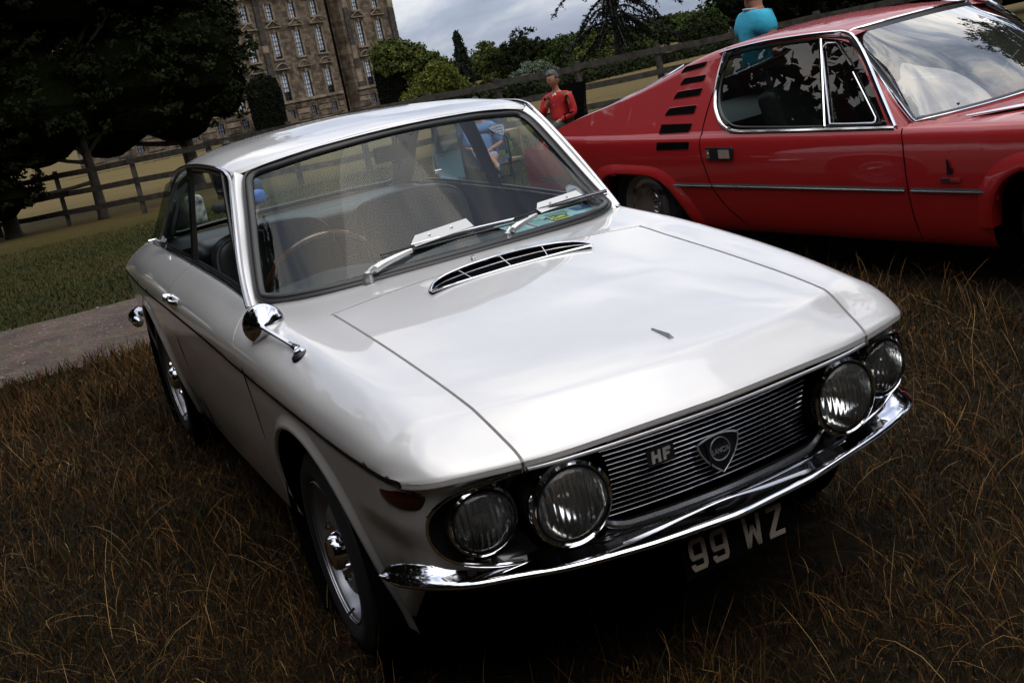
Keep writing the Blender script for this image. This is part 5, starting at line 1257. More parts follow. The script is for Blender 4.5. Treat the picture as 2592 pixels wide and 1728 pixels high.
def tree(name, x, y, h, r, lobes, nleaf, size, mat, label, seed, z=None, cat='tree', group=None, **k):
    e = empty(name, (x, y, float(gz(x, y)) if z is None else z), 0, label, cat, group); rng = np.random.default_rng(seed)
    core = k.pop('core', 0)
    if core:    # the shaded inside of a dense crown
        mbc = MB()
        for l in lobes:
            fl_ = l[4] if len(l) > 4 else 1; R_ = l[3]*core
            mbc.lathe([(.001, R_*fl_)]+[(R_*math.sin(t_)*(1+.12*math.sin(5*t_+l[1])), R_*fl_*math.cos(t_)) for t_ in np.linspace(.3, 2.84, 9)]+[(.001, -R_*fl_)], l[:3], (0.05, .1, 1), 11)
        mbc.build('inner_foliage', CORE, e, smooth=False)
    trunk_obj(h, r, lobes, e, rng); crown_obj('crown', lobes, nleaf, size, mat, e, seed+1, **k); return e
DK = leaf_mat('dark_leaves', (.003, .005, .0015), (.020, .026, .007)); MID = leaf_mat('mid_leaves', (.012, .022, .006), (.055, .075, .018))
OLIVE = leaf_mat('olive_leaves', (.020, .030, .008), (.10, .115, .026)); YEL = leaf_mat('willow_leaves', (.045, .060, .010), (.17, .175, .035)); SILV = leaf_mat('silver_leaves', (.035, .055, .03), (.16, .19, .13))
YEW = leaf_mat('yew_needles', (.002, .003, .0015), (.009, .011, .005)); CONI = leaf_mat('conifer_needles', (.006, .010, .006), (.026, .034, .020))
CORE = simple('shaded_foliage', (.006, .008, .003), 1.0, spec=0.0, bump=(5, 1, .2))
# big tree at the left, its crown filling the corner of the view
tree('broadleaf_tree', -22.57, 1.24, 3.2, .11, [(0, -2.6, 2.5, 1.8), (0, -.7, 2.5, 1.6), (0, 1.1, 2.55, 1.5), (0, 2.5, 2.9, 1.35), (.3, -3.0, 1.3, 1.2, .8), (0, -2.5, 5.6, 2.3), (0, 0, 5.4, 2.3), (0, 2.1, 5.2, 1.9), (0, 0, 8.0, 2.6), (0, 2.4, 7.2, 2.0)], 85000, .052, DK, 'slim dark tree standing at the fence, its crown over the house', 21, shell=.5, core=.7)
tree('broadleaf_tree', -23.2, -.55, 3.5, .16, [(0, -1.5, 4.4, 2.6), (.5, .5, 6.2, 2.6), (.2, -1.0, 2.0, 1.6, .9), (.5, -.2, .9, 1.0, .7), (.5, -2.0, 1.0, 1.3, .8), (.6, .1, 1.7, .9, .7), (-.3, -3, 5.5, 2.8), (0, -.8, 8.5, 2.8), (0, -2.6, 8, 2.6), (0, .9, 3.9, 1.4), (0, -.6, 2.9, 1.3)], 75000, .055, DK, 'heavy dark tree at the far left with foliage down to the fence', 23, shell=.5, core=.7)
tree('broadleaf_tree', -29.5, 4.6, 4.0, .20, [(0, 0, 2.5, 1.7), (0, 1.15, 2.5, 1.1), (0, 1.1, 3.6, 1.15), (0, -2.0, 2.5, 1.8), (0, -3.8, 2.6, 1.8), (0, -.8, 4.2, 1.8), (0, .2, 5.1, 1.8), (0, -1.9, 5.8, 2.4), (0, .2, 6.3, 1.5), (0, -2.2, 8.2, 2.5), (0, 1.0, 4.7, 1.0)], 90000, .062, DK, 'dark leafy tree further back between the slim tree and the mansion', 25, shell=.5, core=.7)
# clipped yews before the mansion
def clipped(x, y, z, w, h, label, seed):
    e = empty('clipped_yew', (x, y, z), 0, label, 'yew'); rng = np.random.default_rng(seed); n = 26000
    a = rng.uniform(0, 2*np.pi, n); f = rng.random(n)**.9; prof = np.interp(f, [0, .1, .75, .92, 1], [.80, .95, 1.0, .86, .45])*(1+.05*np.sin(3*a+seed)+.03*rng.normal(0, 1, n))
    C = np.stack([w/2*prof*np.cos(a), w/2*prof*np.sin(a), f*h*(1+.02*rng.normal(0, 1, n))], -1); Nn = np.stack([np.cos(a), np.sin(a), .4*np.ones(n)], -1)
    V = leaves(C, Nn, .10, rng); t = rng.random(n); o = np_mesh('foliage', V.reshape(-1, 3), np.arange(n*4).reshape(-1, 4), YEW, e)
    at = o.data.attributes.new('tone', 'FLOAT', 'POINT'); at.data.foreach_set('value', np.repeat(t, 4).astype(np.float32))
    MB().lathe([(w*.38, 0), (w*.46, h*.1), (w*.48, h*.7), (w*.40, h*.9), (.01, h*.97)], (0, 0, 0), (0, 0, 1), 20).build('inner_growth', YEW, e)
    MB().tube([(0, 0, -.3), (0, 0, h*.3)], .18, 8).build('trunk', BARK, e); return e
clipped(-98.8, 24.95, -1.2, 2.9, 5.3, 'black clipped yew column in front of the mansion, the left one of two', 31)
clipped(-100.1, 37.5, -1.2, 2.75, 5.3, 'black clipped yew column at the right corner of the mansion', 33)
# middle distance, from the mansion to the right
tree('broadleaf_tree', -99.4, 39.6, 5, .3, [(0, -1.4, 4.4, 1.9), (0, .4, 3.6, 1.9), (.5, 2.1, 2.9, 1.5), (0, -2.4, 5.3, 1.2), (.6, 1.0, 1.8, 1.6)], 20000, .17, OLIVE, 'pale green loose tree rising beside the corner of the mansion', 41)
tree('willow_tree', -66.5, 27.9, 2.0, .2, [(0, -.3, 1.3, 1.4), (0, 1.2, .9, 1.3, .8), (.3, -1.7, .8, 1.1, .8), (0, .2, 2.0, 1.2)], 20000, .10, YEL, 'bright yellow green willow bush left of the pointed conifer', 43, droop=.5)
def conifer(x, y, z, h, w, label, seed, mat=CONI):
    e = empty('conifer', (x, y, z), 0, label, 'tree'); rng = np.random.default_rng(seed); mb = MB(); mb.tube([(0, 0, -.3), (.06, 0, h*.5), (0, .05, h)], [w*.07, w*.045, .02], 8); C = []; Nn = []
    nt_ = 60
    for k in range(nt_):
        f = k/nt_; zz = h*(.06+.93*f); R = w/2*(1-f)**.75*rng.uniform(.55, 1.2); 
        for j in range(4):
            a = rng.uniform(0, 6.28); R2 = R*rng.uniform(.6, 1.1); p0 = np.array([0, 0, zz]); p1 = np.array([R2*math.cos(a), R2*math.sin(a), zz-R2*.25]); pm = (p0+p1)/2+[0, 0, R2*.12]
            c = curve([p0, pm, p1], 7); mb.tube(c, np.linspace(.03, .008, 7)*(w/3), 4, cap=False)
            m = 30; t = rng.random(m)**.7; q = np.stack([np.interp(t*6, range(7), c[:, i]) for i in range(3)], -1); q += rng.normal(0, .05*w/2, (m, 3)); q[:, 2] -= rng.random(m)*.10*w/2; C.append(q); Nn.append(np.tile([math.cos(a), math.sin(a), .2], (m, 1)))
    C = np.concatenate(C); Nn = np.concatenate(Nn); V = leaves(C, Nn, .075*w/2, rng, .3); n = len(V)
    mb.build('trunk', BARK, e, sharp=None); o = np_mesh('crown', V.reshape(-1, 3), np.arange(n*4).reshape(-1, 4), mat, e)
    at = o.data.attributes.new('tone', 'FLOAT', 'POINT'); at.data.foreach_set('value', np.repeat(rng.random(n), 4).astype(np.float32)); return e
conifer(-74.7, 33.6, -1.0, 5.3, 2.9, 'thin ragged dark conifer standing against the sky', 51)
far = [(-114.4, 54.6, 3.9, 2.0, OLIVE, 'small olive tree right behind the pointed conifer'), (-112.6, 58.2, 4.6, 2.9, DK, 'tall broad dark tree in the middle of the far tree line'), (-110.5, 62.0, 3.0, 2.2, MID, 'dark round tree right of the tallest one in the far tree line'),
       (-104.6, 63.0, 2.7, 2.0, OLIVE, 'low olive tree left of the monkey puzzle trunk'), (-106.6, 68.6, 2.3, 2.2, MID, 'low dark tree just right of the monkey puzzle trunk'), (-103, 75.5, 2.4, 2.2, DK, 'low dark tree furthest right in the far tree line')]
for i, (x, y, top, r, m_, lab) in enumerate(far):
    tree('broadleaf_tree', x, y, top, .2, [(0, 0, top-r*.8+1.3, r*.8), (0, r*.75, top-r+1.1, r*.66), (0, -r*.8, top-r*1.1+1.1, r*.68), (1, -r*.1, .9, r*.75), (1, r*.7, .8, r*.6)], 15000, .15, m_, lab, 60+i*2, z=-1.35, group='trees of the far tree line', shell=.3)
tree('silver_willow', -94.7, 49.6, 1.6, .15, [(0, 0, 1.2, 1.25, .9), (0, 1.4, .8, 1.1, .9), (0, -1.3, .7, 1.1, .9)], 12000, .11, SILV, 'low silvery green willow mound in front of the dark trees', 81, z=-1.3, shell=.4)
# distant wooded rise reaching the right-hand trees, and hedge line
def belt(name, pts, n, size, mat, seed, label, hmin, hmax):
    rng = np.random.default_rng(seed); P = np.array(pts, float); t = np.linspace(0, 1, len(P)); u = rng.random(n); B = np.stack([np.interp(u, t, P[:, i]) for i in range(3)], -1)
    hh = (hmin+(hmax-hmin)*(.5+.5*np.sin(u*47+seed)*np.cos(u*23)))*(P[:, 3].mean()); f = rng.random(n)**.6
    C = B+rng.normal(0, .8, (n, 3))*np.array([2, 1, .1])*size*4; C[:, 2] = B[:, 2]+hh*f; V = leaves(C, np.tile([.8, -.4, .4], (n, 1)), size, rng)
    o = np_mesh(name, V.reshape(-1, 3), np.arange(n*4).reshape(-1, 4), mat); at = o.data.attributes.new('tone', 'FLOAT', 'POINT')
    at.data.foreach_set('value', np.repeat(np.clip(rng.random(n)*.6+.3*np.sin(u*90)+.1, 0, 1), 4).astype(np.float32)); return tag(o, label, 'wood', kind='stuff')
belt('far_wood', [(-250, 80, -3, 1), (-240, 110, -3, 1), (-225, 135, -3, 1), (-200, 160, -1, 1), (-175, 185, 1, 1), (-140, 210, 1, 1)], 60000, .5, MID, 5, 'distant wooded rise closing the view behind the field', 5, 8)
belt('hedgerow', [(-52, 16, -.75, 1), (-50, 22, -.75, 1), (-60, 36, -1.0, 1), (-66, 46, -1.1, 1), (-70, 56, -1.2, 1), (-68, 66, -1.2, 1)], 26000, .13, DK, 9, 'low dark hedgerow crossing the park behind the fence', .8, 1.15)
# monkey puzzle: drooping, tufted limbs
e = empty('monkey_puzzle_tree', (-77.8, 48.9, -1.15), 0, 'tall dark monkey puzzle tree with drooping tufted branches against the sky', 'tree')
rng = np.random.default_rng(77); mb = MB(); mb.tube([(0, 0, -.3), (.15, .1, 3), (.1, -.1, 7), (0, 0, 14)], [.52, .36, .32, .2], 12); C = []; Nn = []
for k in range(64):
    z0 = rng.uniform(2.9, 9.5) if k < 52 else rng.uniform(9.5, 13.5); a = rng.uniform(0, 6.28); R = rng.uniform(2.2, 5.4)*(1 if z0 < 8 else .8)
    dd_ = np.array([math.cos(a), math.sin(a), 0]); p = [np.array([0, 0, z0]), dd_*R*.35+[0, 0, z0+.15], dd_*R*.7+[0, 0, z0-.5-R*.05], dd_*R+[0, 0, z0-.9-R*.22+rng.uniform(-.5, .3)]]
    c = curve(p, 12); mb.tube(c, np.linspace(.10, .03, 12), 5, cap=False)
    for j in range(3, 12):
        for s_ in range(4):
            q0 = c[j]; sd = np.cross(dd_, [0, 0, 1.0])*rng.uniform(-.8, .8)+dd_*rng.uniform(.0, .5); q1 = q0+sd*rng.uniform(.5, 1.0)+[0, 0, rng.uniform(-.75, -.1)]; m = 14
            t = rng.random(m)[:, None]; q = q0*(1-t)+q1*t+[0, 0, .08]*np.sin(t*3.1)+rng.normal(0, .035, (m, 3)); q[:, 2] += .2*(t[:, 0]**3)*(rng.random() < .7); C.append(q); Nn.append(np.tile(sd, (m, 1)))
C = np.concatenate(C); Nn = np.concatenate(Nn); V = leaves(C, Nn, .085, rng, 0, .5); n = len(V); mb.build('trunk', simple('dark_bark', (.018, .015, .013), .9), e, sharp=None)
o = np_mesh('crown', V.reshape(-1, 3), np.arange(n*4).reshape(-1, 4), YEW, e); at = o.data.attributes.new('tone', 'FLOAT', 'POINT'); at.data.foreach_set('value', np.repeat(rng.random(n), 4).astype(np.float32))
# great dark cedar behind the red car
tree('cedar_tree', -24.0, 22.5, 9, .5, [(0, 0, 1.9, 2.6, .8), (0, -2.2, 2.2, 1.6, .9), (0, 3.5, 2.6, 3.4), (.5, 7, 3, 3.8), (0, 0, 5.2, 3.2), (.5, 4, 7, 4), (0, -1.7, 4.6, 1.9, .8), (0, -1.9, .9, 1.1, .7), (1.5, 10.5, 3.4, 4.2), (1, 9.5, 7, 4)], 110000, .075, YEW, 'huge nearly black cedar filling the background behind the red car', 91, droop=.35, core=.72)
# ------------------------------------------------------------------ fence
OAKD = simple('weathered_oak', (.040, .033, .026), .85, bump=(30, .7, .006), var=(9, .5, (.075, .065, .052)))
fb = [(-26.9, -2.5), (-24.9, -.75), (-22.9, .55), (-20.74, 1.83), (-19.26, 3.07), (-17.9, 4.31), (-16.94, 5.35), (-16.9, 6.73), (-16.5, 7.98), (-15.93, 9.39), (-15.24, 10.75), (-14.71, 12.1), (-13.9, 13.4), (-13.1, 14.8), (-12.3, 16.2)]
fe = empty('fence', (0, 0, 0), 0, 'dark weathered post and three-rail fence crossing behind the cars', 'fence')
for i, (x, y) in enumerate(fb):
    z = float(gz(x, y)); lean = random.uniform(-.02, .02); mb = MB()
    mb.add([(x+sx*.05+lean*t, y+sy_*.045, z-.2+(1.37 if t else 0)+(.0)) for t in (0, 1) for sx, sy_ in ((-1, -1), (1, -1), (1, 1), (-1, 1))], [(0, 3, 2, 1), (4, 5, 6, 7), (0, 1, 5, 4), (1, 2, 6, 5), (2, 3, 7, 6), (3, 0, 4, 7)])
    mb.build('post', OAKD, fe, smooth=False)
    if i < len(fb)-1:
        x2, y2 = fb[i+1]; z2 = float(gz(x2, y2)); d = np.array([x2-x, y2-y, 0]); d /= np.linalg.norm(d); nn = np.array([-d[1], d[0], 0])*.06; nn = nn if nn[0] > 0 else -nn
        for h in (.30, .68, 1.06):
            j1, j2 = random.uniform(-.015, .015), random.uniform(-.015, .015); a = np.array([x, y, z+h+j1]); b = np.array([x2, y2, z2+h+j2]); m_ = (a+b)/2-[0, 0, random.uniform(0, .02)]
            G = [[p+nn*k1+[0, 0, k2] for k1, k2 in ((.75, -.055), (1.2, -.055), (1.2, .055), (.75, .055), (.75, -.055))] for p in (a-d*.06, m_, b+d*.06)]
            MB().grid(np.array(G)).build('rail', OAKD, fe, smooth=False)

# ------------------------------------------------------------------ mansion
MD = np.array([-.4772, .8788, 0]); MN = np.array([.8788, .4772, 0]); MO = np.array([-138.28, 32.03, 0])   # wall direction, outward normal
mm = Matrix.Identity(4)
for j, cvec in enumerate([MD, -MN, np.array([0, 0, 1.0]), MO]):
    for i in range(3): mm[i][j] = cvec[i]
HOU = empty('mansion', mat=mm, label='large weathered stone mansion with four rows of sash windows behind the trees', cat='building')
def stone_mat(name, c0, c1, dark):
    m, nt, b = mat_new(name); b.inputs['Roughness'].default_value = .9
    tc = N(nt, 'ShaderNodeTexCoord'); mp = N(nt, 'ShaderNodeMapping'); mp.inputs['Rotation'].default_value = (math.pi/2, 0, 0); Lk(nt, tc.outputs['Object'], mp.inputs[0])
    br = N(nt, 'ShaderNodeTexBrick'); br.inputs['Scale'].default_value = 1; br.inputs['Brick Width'].default_value = .95; br.inputs['Row Height'].default_value = .34; br.inputs['Mortar Size'].default_value = .008
    br.inputs['Color1'].default_value = (*c0, 1); br.inputs['Color2'].default_value = (*c1, 1); br.inputs['Mortar'].default_value = (*dark, 1); br.inputs['Bias'].default_value = -.25; Lk(nt, mp.outputs[0], br.inputs[0])
    n = N(nt, 'ShaderNodeTexNoise'); n.inputs['Scale'].default_value = .8; n.inputs['Detail'].default_value = 9; n.inputs['Roughness'].default_value = .7; Lk(nt, tc.outputs['Object'], n.inputs['Vector'])
    r = N(nt, 'ShaderNodeValToRGB'); Lk(nt, n.outputs[0], r.inputs[0]); r.color_ramp.elements[0].position = .40; r.color_ramp.elements[0].color = (.22, .19, .18, 1); r.color_ramp.elements[1].position = .58; r.color_ramp.elements[1].color = (1, 1, 1, 1)
    mu = N(nt, 'ShaderNodeMix', data_type='RGBA', blend_type='MULTIPLY'); mu.inputs[0].default_value = .9; Lk(nt, br.outputs[0], mu.inputs[6]); Lk(nt, r.outputs[0], mu.inputs[7]); Lk(nt, mu.outputs[2], b.inputs['Base Color']); return m
STN = stone_mat('weathered_ashlar', (.190, .140, .088), (.060, .042, .030), (.035, .028, .022)); STL = simple('pale_dressed_stone', (.21, .165, .11), .9, var=(1.2, .6, (.27, .21, .14))); STD = simple('sooted_stone', (.030, .026, .022), .9, var=(2, .5, (.06, .05, .04)))
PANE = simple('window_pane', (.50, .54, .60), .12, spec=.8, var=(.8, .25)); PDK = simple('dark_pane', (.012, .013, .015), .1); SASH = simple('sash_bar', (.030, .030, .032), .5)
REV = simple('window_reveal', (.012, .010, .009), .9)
zb0, zt0 = -2.4, 16.4
colsA = [-20, -16, -12, -8, -4, 0, 3.85, 8.05, 12.05, 16.05]; colsB = [23.1, 27.15]
WD = {0: (13.0, 1.95, 1.12), 1: (8.85, 3.25, 1.22), 2: (3.55, 3.3, 1.25), 3: (.12, 1.25, 1.05)}
def wall(u0, u1, y, cols, name):
    """wall sheet with real window openings"""
    xs = sorted(set([u0, u1]+[c+s*WD[r][2]/2 for c in cols for r in WD for s in (-1, 1)])); zs = sorted(set([zb0, zt0]+[WD[r][0]+s*WD[r][1]/2 for r in WD for s in (-1, 1)])); mb = MB()
    for i in range(len(xs)-1):
        for j in range(len(zs)-1):
            cx, cz = (xs[i]+xs[i+1])/2, (zs[j]+zs[j+1])/2
            if any(abs(cx-c) < WD[r][2]/2 and abs(cz-WD[r][0]) < WD[r][1]/2 for c in cols for r in WD): continue
            mb.add([(xs[i], y, zs[j]), (xs[i+1], y, zs[j]), (xs[i+1], y, zs[j+1]), (xs[i], y, zs[j+1])], [(0, 1, 2, 3)])
    mb.build(name, STN, HOU, smooth=False)
wall(-24, 18.3, 0, colsA, 'wall'); wall(20.0, 30.8, -.9, colsB, 'wall')
MB().grid(np.array([[(18.3, 0, zb0), (18.3, 0, zt0)], [(18.3, .9, zb0), (18.3, .9, zt0)], [(20.0, .9, zb0), (20.0, .9, zt0)], [(20.0, -.9, zb0), (20.0, -.9, zt0)]])).build('recessed_wall', STN, HOU, smooth=False)
MB().grid(np.array([[(30.8, -.9, zb0), (30.8, -.9, zt0)], [(30.8, 14, zb0), (30.8, 14, zt0)]])).build('side_wall', STD, HOU, smooth=False)
MB().box((3.4, 7, zt0-.4), (55, 12, .3)).build('roof', STD, HOU, smooth=False)
MB().tube([(19.4, .7, zb0), (19.4, .7, zt0)], .12, 8).build('downpipe', MATT, HOU)
rw = random.Random(5)
def window(c, r, y):
    z, h, w = WD[r]; fr = MB(); 
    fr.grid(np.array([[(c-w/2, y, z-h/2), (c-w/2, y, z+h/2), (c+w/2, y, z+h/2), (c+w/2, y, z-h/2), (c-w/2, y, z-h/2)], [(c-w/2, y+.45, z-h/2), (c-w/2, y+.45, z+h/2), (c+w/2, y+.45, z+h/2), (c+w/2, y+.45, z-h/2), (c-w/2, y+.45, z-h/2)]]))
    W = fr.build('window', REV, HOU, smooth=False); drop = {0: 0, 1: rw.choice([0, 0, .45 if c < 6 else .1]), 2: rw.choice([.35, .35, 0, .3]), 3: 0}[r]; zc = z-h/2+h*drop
    pm = PANE if r < 3 else simple('basement_pane', (.16, .18, .22), .15) if 'basement_pane' not in bpy.data.materials else bpy.data.materials['basement_pane']
    if r < 3: pm = PANE
    MB().add([(c-w/2, y+.22, zc), (c+w/2, y+.22, zc), (c+w/2, y+.22, z+h/2), (c-w/2, y+.22, z+h/2)], [(0, 1, 2, 3)]).build('panes', pm, W, smooth=False)
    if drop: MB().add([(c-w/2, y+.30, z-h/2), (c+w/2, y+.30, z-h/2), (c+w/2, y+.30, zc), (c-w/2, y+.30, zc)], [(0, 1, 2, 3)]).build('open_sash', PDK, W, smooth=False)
    bars = MB(); nx = 3; nz = {0: 4, 1: 6, 2: 6, 3: 3}[r]
    for k in range(nx+1): bars.box((c-w/2+w*k/nx, y+.19, z), (.055 if r < 3 else .09, .05, h))
    for k in range(nz+1): bars.box((c, y+.19, z-h/2+h*k/nz), (w, .05, .05 if k != nz//2 else .09))
    tag(bars.build('glazing_bars', SASH, W, smooth=False), kind='stuff')
    if r < 3:   # dressed surround and sill
        [MB().box((c+sg*(w/2+.14), y-.05, z), (.26, .12, h+.1)).build('window_jamb', STL, HOU, smooth=False) for sg in (-1, 1)]
        MB().box((c, y-.10, z-h/2-.13), (w+.8, .28, .2)).build('sill', STL, HOU, smooth=False); MB().box((c, y-.06, z+h/2+.17), (.30, .20, .42)).build('keystone', STL, HOU, smooth=False)
    t = z+h/2
    if r == 1:  # triangular pediment
        P = [(c-1.25, t+.62), (c+1.25, t+.62), (c+1.25, t+.72), (c, t+1.42), (c-1.25, t+.72)]; MB().ext(P, (0, y-.02, 0), (1, 0, 0), (0, 0, 1), (0, -1, 0), .10).build('pediment_field', STD if rw.random() < .4 else STN, HOU, smooth=False)
        rk = MB(); rk.tube([(c-1.3, y-.22, t+.66), (c, y-.22, t+1.40), (c+1.3, y-.22, t+.66)], .085, 4); rk.box((c, y-.2, t+.60), (2.7, .42, .12)); rk.build('pediment', STL, HOU, smooth=False)
    if r == 2:  # segmental pediment
        A = [(c+1.2*math.sin(a), t+.35+1.2*math.cos(a)*.85) for a in np.linspace(-1.25, 1.25, 12)]; MB().ext(A[::-1], (0, y-.02, 0), (1, 0, 0), (0, 0, 1), (0, -1, 0), .08).build('pediment_field', STD if rw.random() < .5 else STN, HOU, smooth=False)
        rk = MB(); rk.tube([(x, y-.22, z_) for x, z_ in A], .08, 4); rk.box((c, y-.2, t+.68), (2.5, .40, .12)); rk.build('pediment', STL, HOU, smooth=False)
    if r == 3:
        for k in (-2, -1, 0, 1, 2): a = k*.42; MB().ext([(c+.62*math.sin(a)-.10, t+.10+.25*math.cos(a)), (c+.62*math.sin(a)+.10, t+.10+.25*math.cos(a)), (c+1.15*math.sin(a)+.15, t-.25+1.15*math.cos(a)), (c+1.15*math.sin(a)-.15, t-.25+1.15*math.cos(a))], (0, y, 0), (1, 0, 0), (0, 0, 1), (0, -1, 0), .10).build('arch_stone', STL, HOU, smooth=False)
for c in colsA:
    for r in range(4): window(c, r, 0)
for c in colsB:
    for r in range(4): window(c, r, -.9)
# pilasters of alternating blackened and pale blocks, string courses, cornice
def quoins(u, y, w, name, z0=1.7, dark=.5):
    z = z0
    while z < 15:
        h = rw.choice([.62, .9, 1.3, 1.8]); MB().box((u+rw.uniform(-.05, .05), y-.12, z+h/2), (w*rw.uniform(.85, 1.0), .26, h-.04)).build(name, STD if rw.random() < dark else STL, HOU, smooth=False); z += h
quoins(5.95, 0, 1.0, 'pilaster_block'); quoins(-2.0, 0, .9, 'pilaster_block'); quoins(21.0, -.9, 1.0, 'pilaster_block', dark=.6); quoins(30.2, -.9, 1.2, 'quoin', dark=.85); quoins(-10, 0, 1.0, 'pilaster_block')
for z, hh in ((1.75, .35), (15.15, .5), (15.7, .3)):
    MB().box((-3.05, -.15, z), (41.9, .5, hh)).build('string_course', STL, HOU, smooth=False); MB().box((25.45, -1.05, z), (10.9, .5, hh)).build('string_course', STL, HOU, smooth=False)
for k in range(40): MB().box((-22+k*1.0, -.42, 14.78), (.28, .4, .24)).build('cornice_bracket', STL, HOU, smooth=False)
for k in range(5):
    for (u0, u1, y) in ((-24, 17.9, 0), (20.1, 30.8, -.9)):
        cs = sorted([c for c in colsA+colsB if u0 < c < u1]); es = [u0]+[x for c in cs for x in (c-.95, c+.95)]+[u1]
        for a, b in zip(es[::2], es[1::2]): MB().box(((a+b)/2, y-.05, -1.9+k*.75), (b-a, .16, .60)).build('rusticated_block', STL if k % 2 else STN, HOU, smooth=False)
# outside steps left of the first yew
for k in range(9): MB().box((1.5, -5.4+k*.42, -2.2+k*.42), (6.5, .5, .42)).build('step', simple('step_stone', (.12, .085, .055), .9) if 'step_stone' not in bpy.data.materials else bpy.data.materials['step_stone'], HOU, smooth=False)
# terrace wall and border below the house, seen under the trees
tw = MB().box((0, 0, 0), (30, .6, 1.6)).build('terrace_wall', STN, smooth=False); tw.location = (-104, 10, -1.9); tw.rotation_euler = (0, 0, math.radians(112)); tag(tw, 'low stone terrace wall seen beneath the tree crowns at the left', 'wall')

# ------------------------------------------------------------------ people
SKIN = simple('skin', (.42, .20, .13), .5, spec=.35); SKIN2 = simple('tanned_skin', (.30, .13, .075), .5, spec=.35)
def skinned(name, pts, edges, mat, parent, lvl=2, root=0):
    """pts: (x,y,z,r)"""
    me = bpy.data.meshes.new(name); me.from_pydata([p[:3] for p in pts], edges, []); o = bpy.data.objects.new(name, me); COL.objects.link(o)
    sk = o.modifiers.new('s', 'SKIN'); sk.use_smooth_shade = True
    for i, p in enumerate(pts): me.skin_vertices[0].data[i].radius = (p[3], p[3] if len(p) < 5 else p[4]); me.skin_vertices[0].data[i].use_root = (i == root)
    sb = o.modifiers.new('b', 'SUBSURF'); sb.levels = lvl; sb.render_levels = lvl
    dg = bpy.context.evaluated_depsgraph_get(); m2 = bpy.data.meshes.new_from_object(o.evaluated_get(dg)); bpy.data.objects.remove(o); m2.materials.clear(); m2.materials.append(mat); m2.shade_smooth()
    o = bpy.data.objects.new(name, m2); COL.objects.link(o); o.parent = parent; return o
def skin_setup(): pass
def head_mesh(c, face, up=(0, 0, 1), s=1.0):
    """head about 0.23 m tall; face: direction looked at"""
    f = np.array(face, float); f /= np.linalg.norm(f); r = np.cross(f, up); r /= np.linalg.norm(r); u = np.cross(r, f); V = []; n, m = 28, 22
    for i in range(m+1):
        ph = math.pi*i/m
        for j in range(n):
            th = 2*math.pi*j/n; x, y, z = math.sin(ph)*math.cos(th), math.sin(ph)*math.sin(th), math.cos(ph)
            w = .074*(1-.22*max(0, -z-.15)); d = .094 if x < 0 else .092; X, Y, Z = x*d, y*w, z*.118
            if x > 0:
                X += .012*math.exp(-((z+.75)/.25)**2-(y/.45)**2)                 # chin
                X += .026*math.exp(-((z+.12)/.14)**2-(y/.13)**2)                 # nose
                X += .006*math.exp(-((z-.22)/.10)**2-(y/.6)**2)                  # brow
                X -= .010*math.exp(-((z-.06)/.10)**2-((abs(y)-.36)/.18)**2)      # eye sockets
                X += .007*math.exp(-((z+.42)/.08)**2-(y/.3)**2)                  # lips
                if z < -.3: Y *= 1-.18*(-z-.3)
            V.append(np.array(c)+s*(f*X+r*Y+u*Z))
    F = [(i*n+j, i*n+(j+1) % n, (i+1)*n+(j+1) % n, (i+1)*n+j) for i in range(m) for j in range(n)]
    for sg in (-1, 1):   # ears
        b = len(V)
        for k in range(8):
            a = 2*math.pi*k/8; V.append(np.array(c)+s*(f*(-.012+.018*math.cos(a))+r*sg*(.076)+u*(-.006+.030*math.sin(a))))
        V.append(np.array(c)+s*(f*(-.018)+r*sg*.088+u*(-.004))); F += [(b+k, b+(k+1) % 8, b+8) for k in range(8)]
    return V, F, (f, r, u)
def add_head(body, c, face, parent, skin, hair, hair_col, s=1.0, glasses=False):
    import bmesh
    V, F, (f, r, u) = head_mesh(c, face, s=s); me = body.data; bm = bmesh.new(); bm.from_mesh(me); b = [bm.verts.new(v) for v in V]
    for q in F:
        try: bm.faces.new([b[i] for i in q]).smooth = True
        except ValueError: pass
    bmesh.ops.recalc_face_normals(bm, faces=bm.faces); bm.to_mesh(me); bm.free()
    c = np.array(c)
    for sg in (-1, 1): MB().lathe([(.0005, .011), (.006, .010), (.009, .006), (.011, 0)], c+s*(f*.075+r*sg*.028+u*.008), f, 10).build('eye', simple('eye', (.03, .02, .015), .2) if 'eye' not in bpy.data.materials else bpy.data.materials['eye'], body)
    MB().tube([c+s*(f*.095-r*.022-u*.050), c+s*(f*.101-u*.048), c+s*(f*.095+r*.022-u*.050)], .004, 5).build('mouth', simple('lips', (.22, .07, .055), .5) if 'lips' not in bpy.data.materials else bpy.data.materials['lips'], body)
    rg = np.random.default_rng(4); G = []
    for i in range(16):
        ph = math.pi*.66*i/15; row = []
        for j in range(33):
            th = 2*math.pi*j/32; x, y, z = math.sin(ph)*math.cos(th), math.sin(ph)*math.sin(th), math.cos(ph); cut = 1.0
            k = 1.15+.06*math.sin(5*th+i)+rg.uniform(-.02, .03)
            if x > .15 and z < .50: k = .90           # tucked inside the face below the hairline
            if abs(y) > .6 and z < -.05: k = .93
            row.append(c+s*(f*x*.094*k+r*y*.075*k+u*(z*.118*k+.004)))
        row[-1] = row[0]; G.append(row)
    MB().grid(np.array(G)).build('hair', hair_col, body, sharp=None)
    if glasses: MB().tube([c+s*(f*.06-r*.078+u*.012), c+s*(f*.098-r*.035+u*.010), c+s*(f*.104+u*.012), c+s*(f*.098+r*.035+u*.010), c+s*(f*.06+r*.078+u*.012)], [.004, .014, .005, .014, .004], 6).build('sunglasses', BLACK, body)
def loc(o, f, l, z): return lambda a, b, c: (o[0]+f[0]*a+l[0]*b, o[1]+f[1]*a+l[1]*b, z+c)
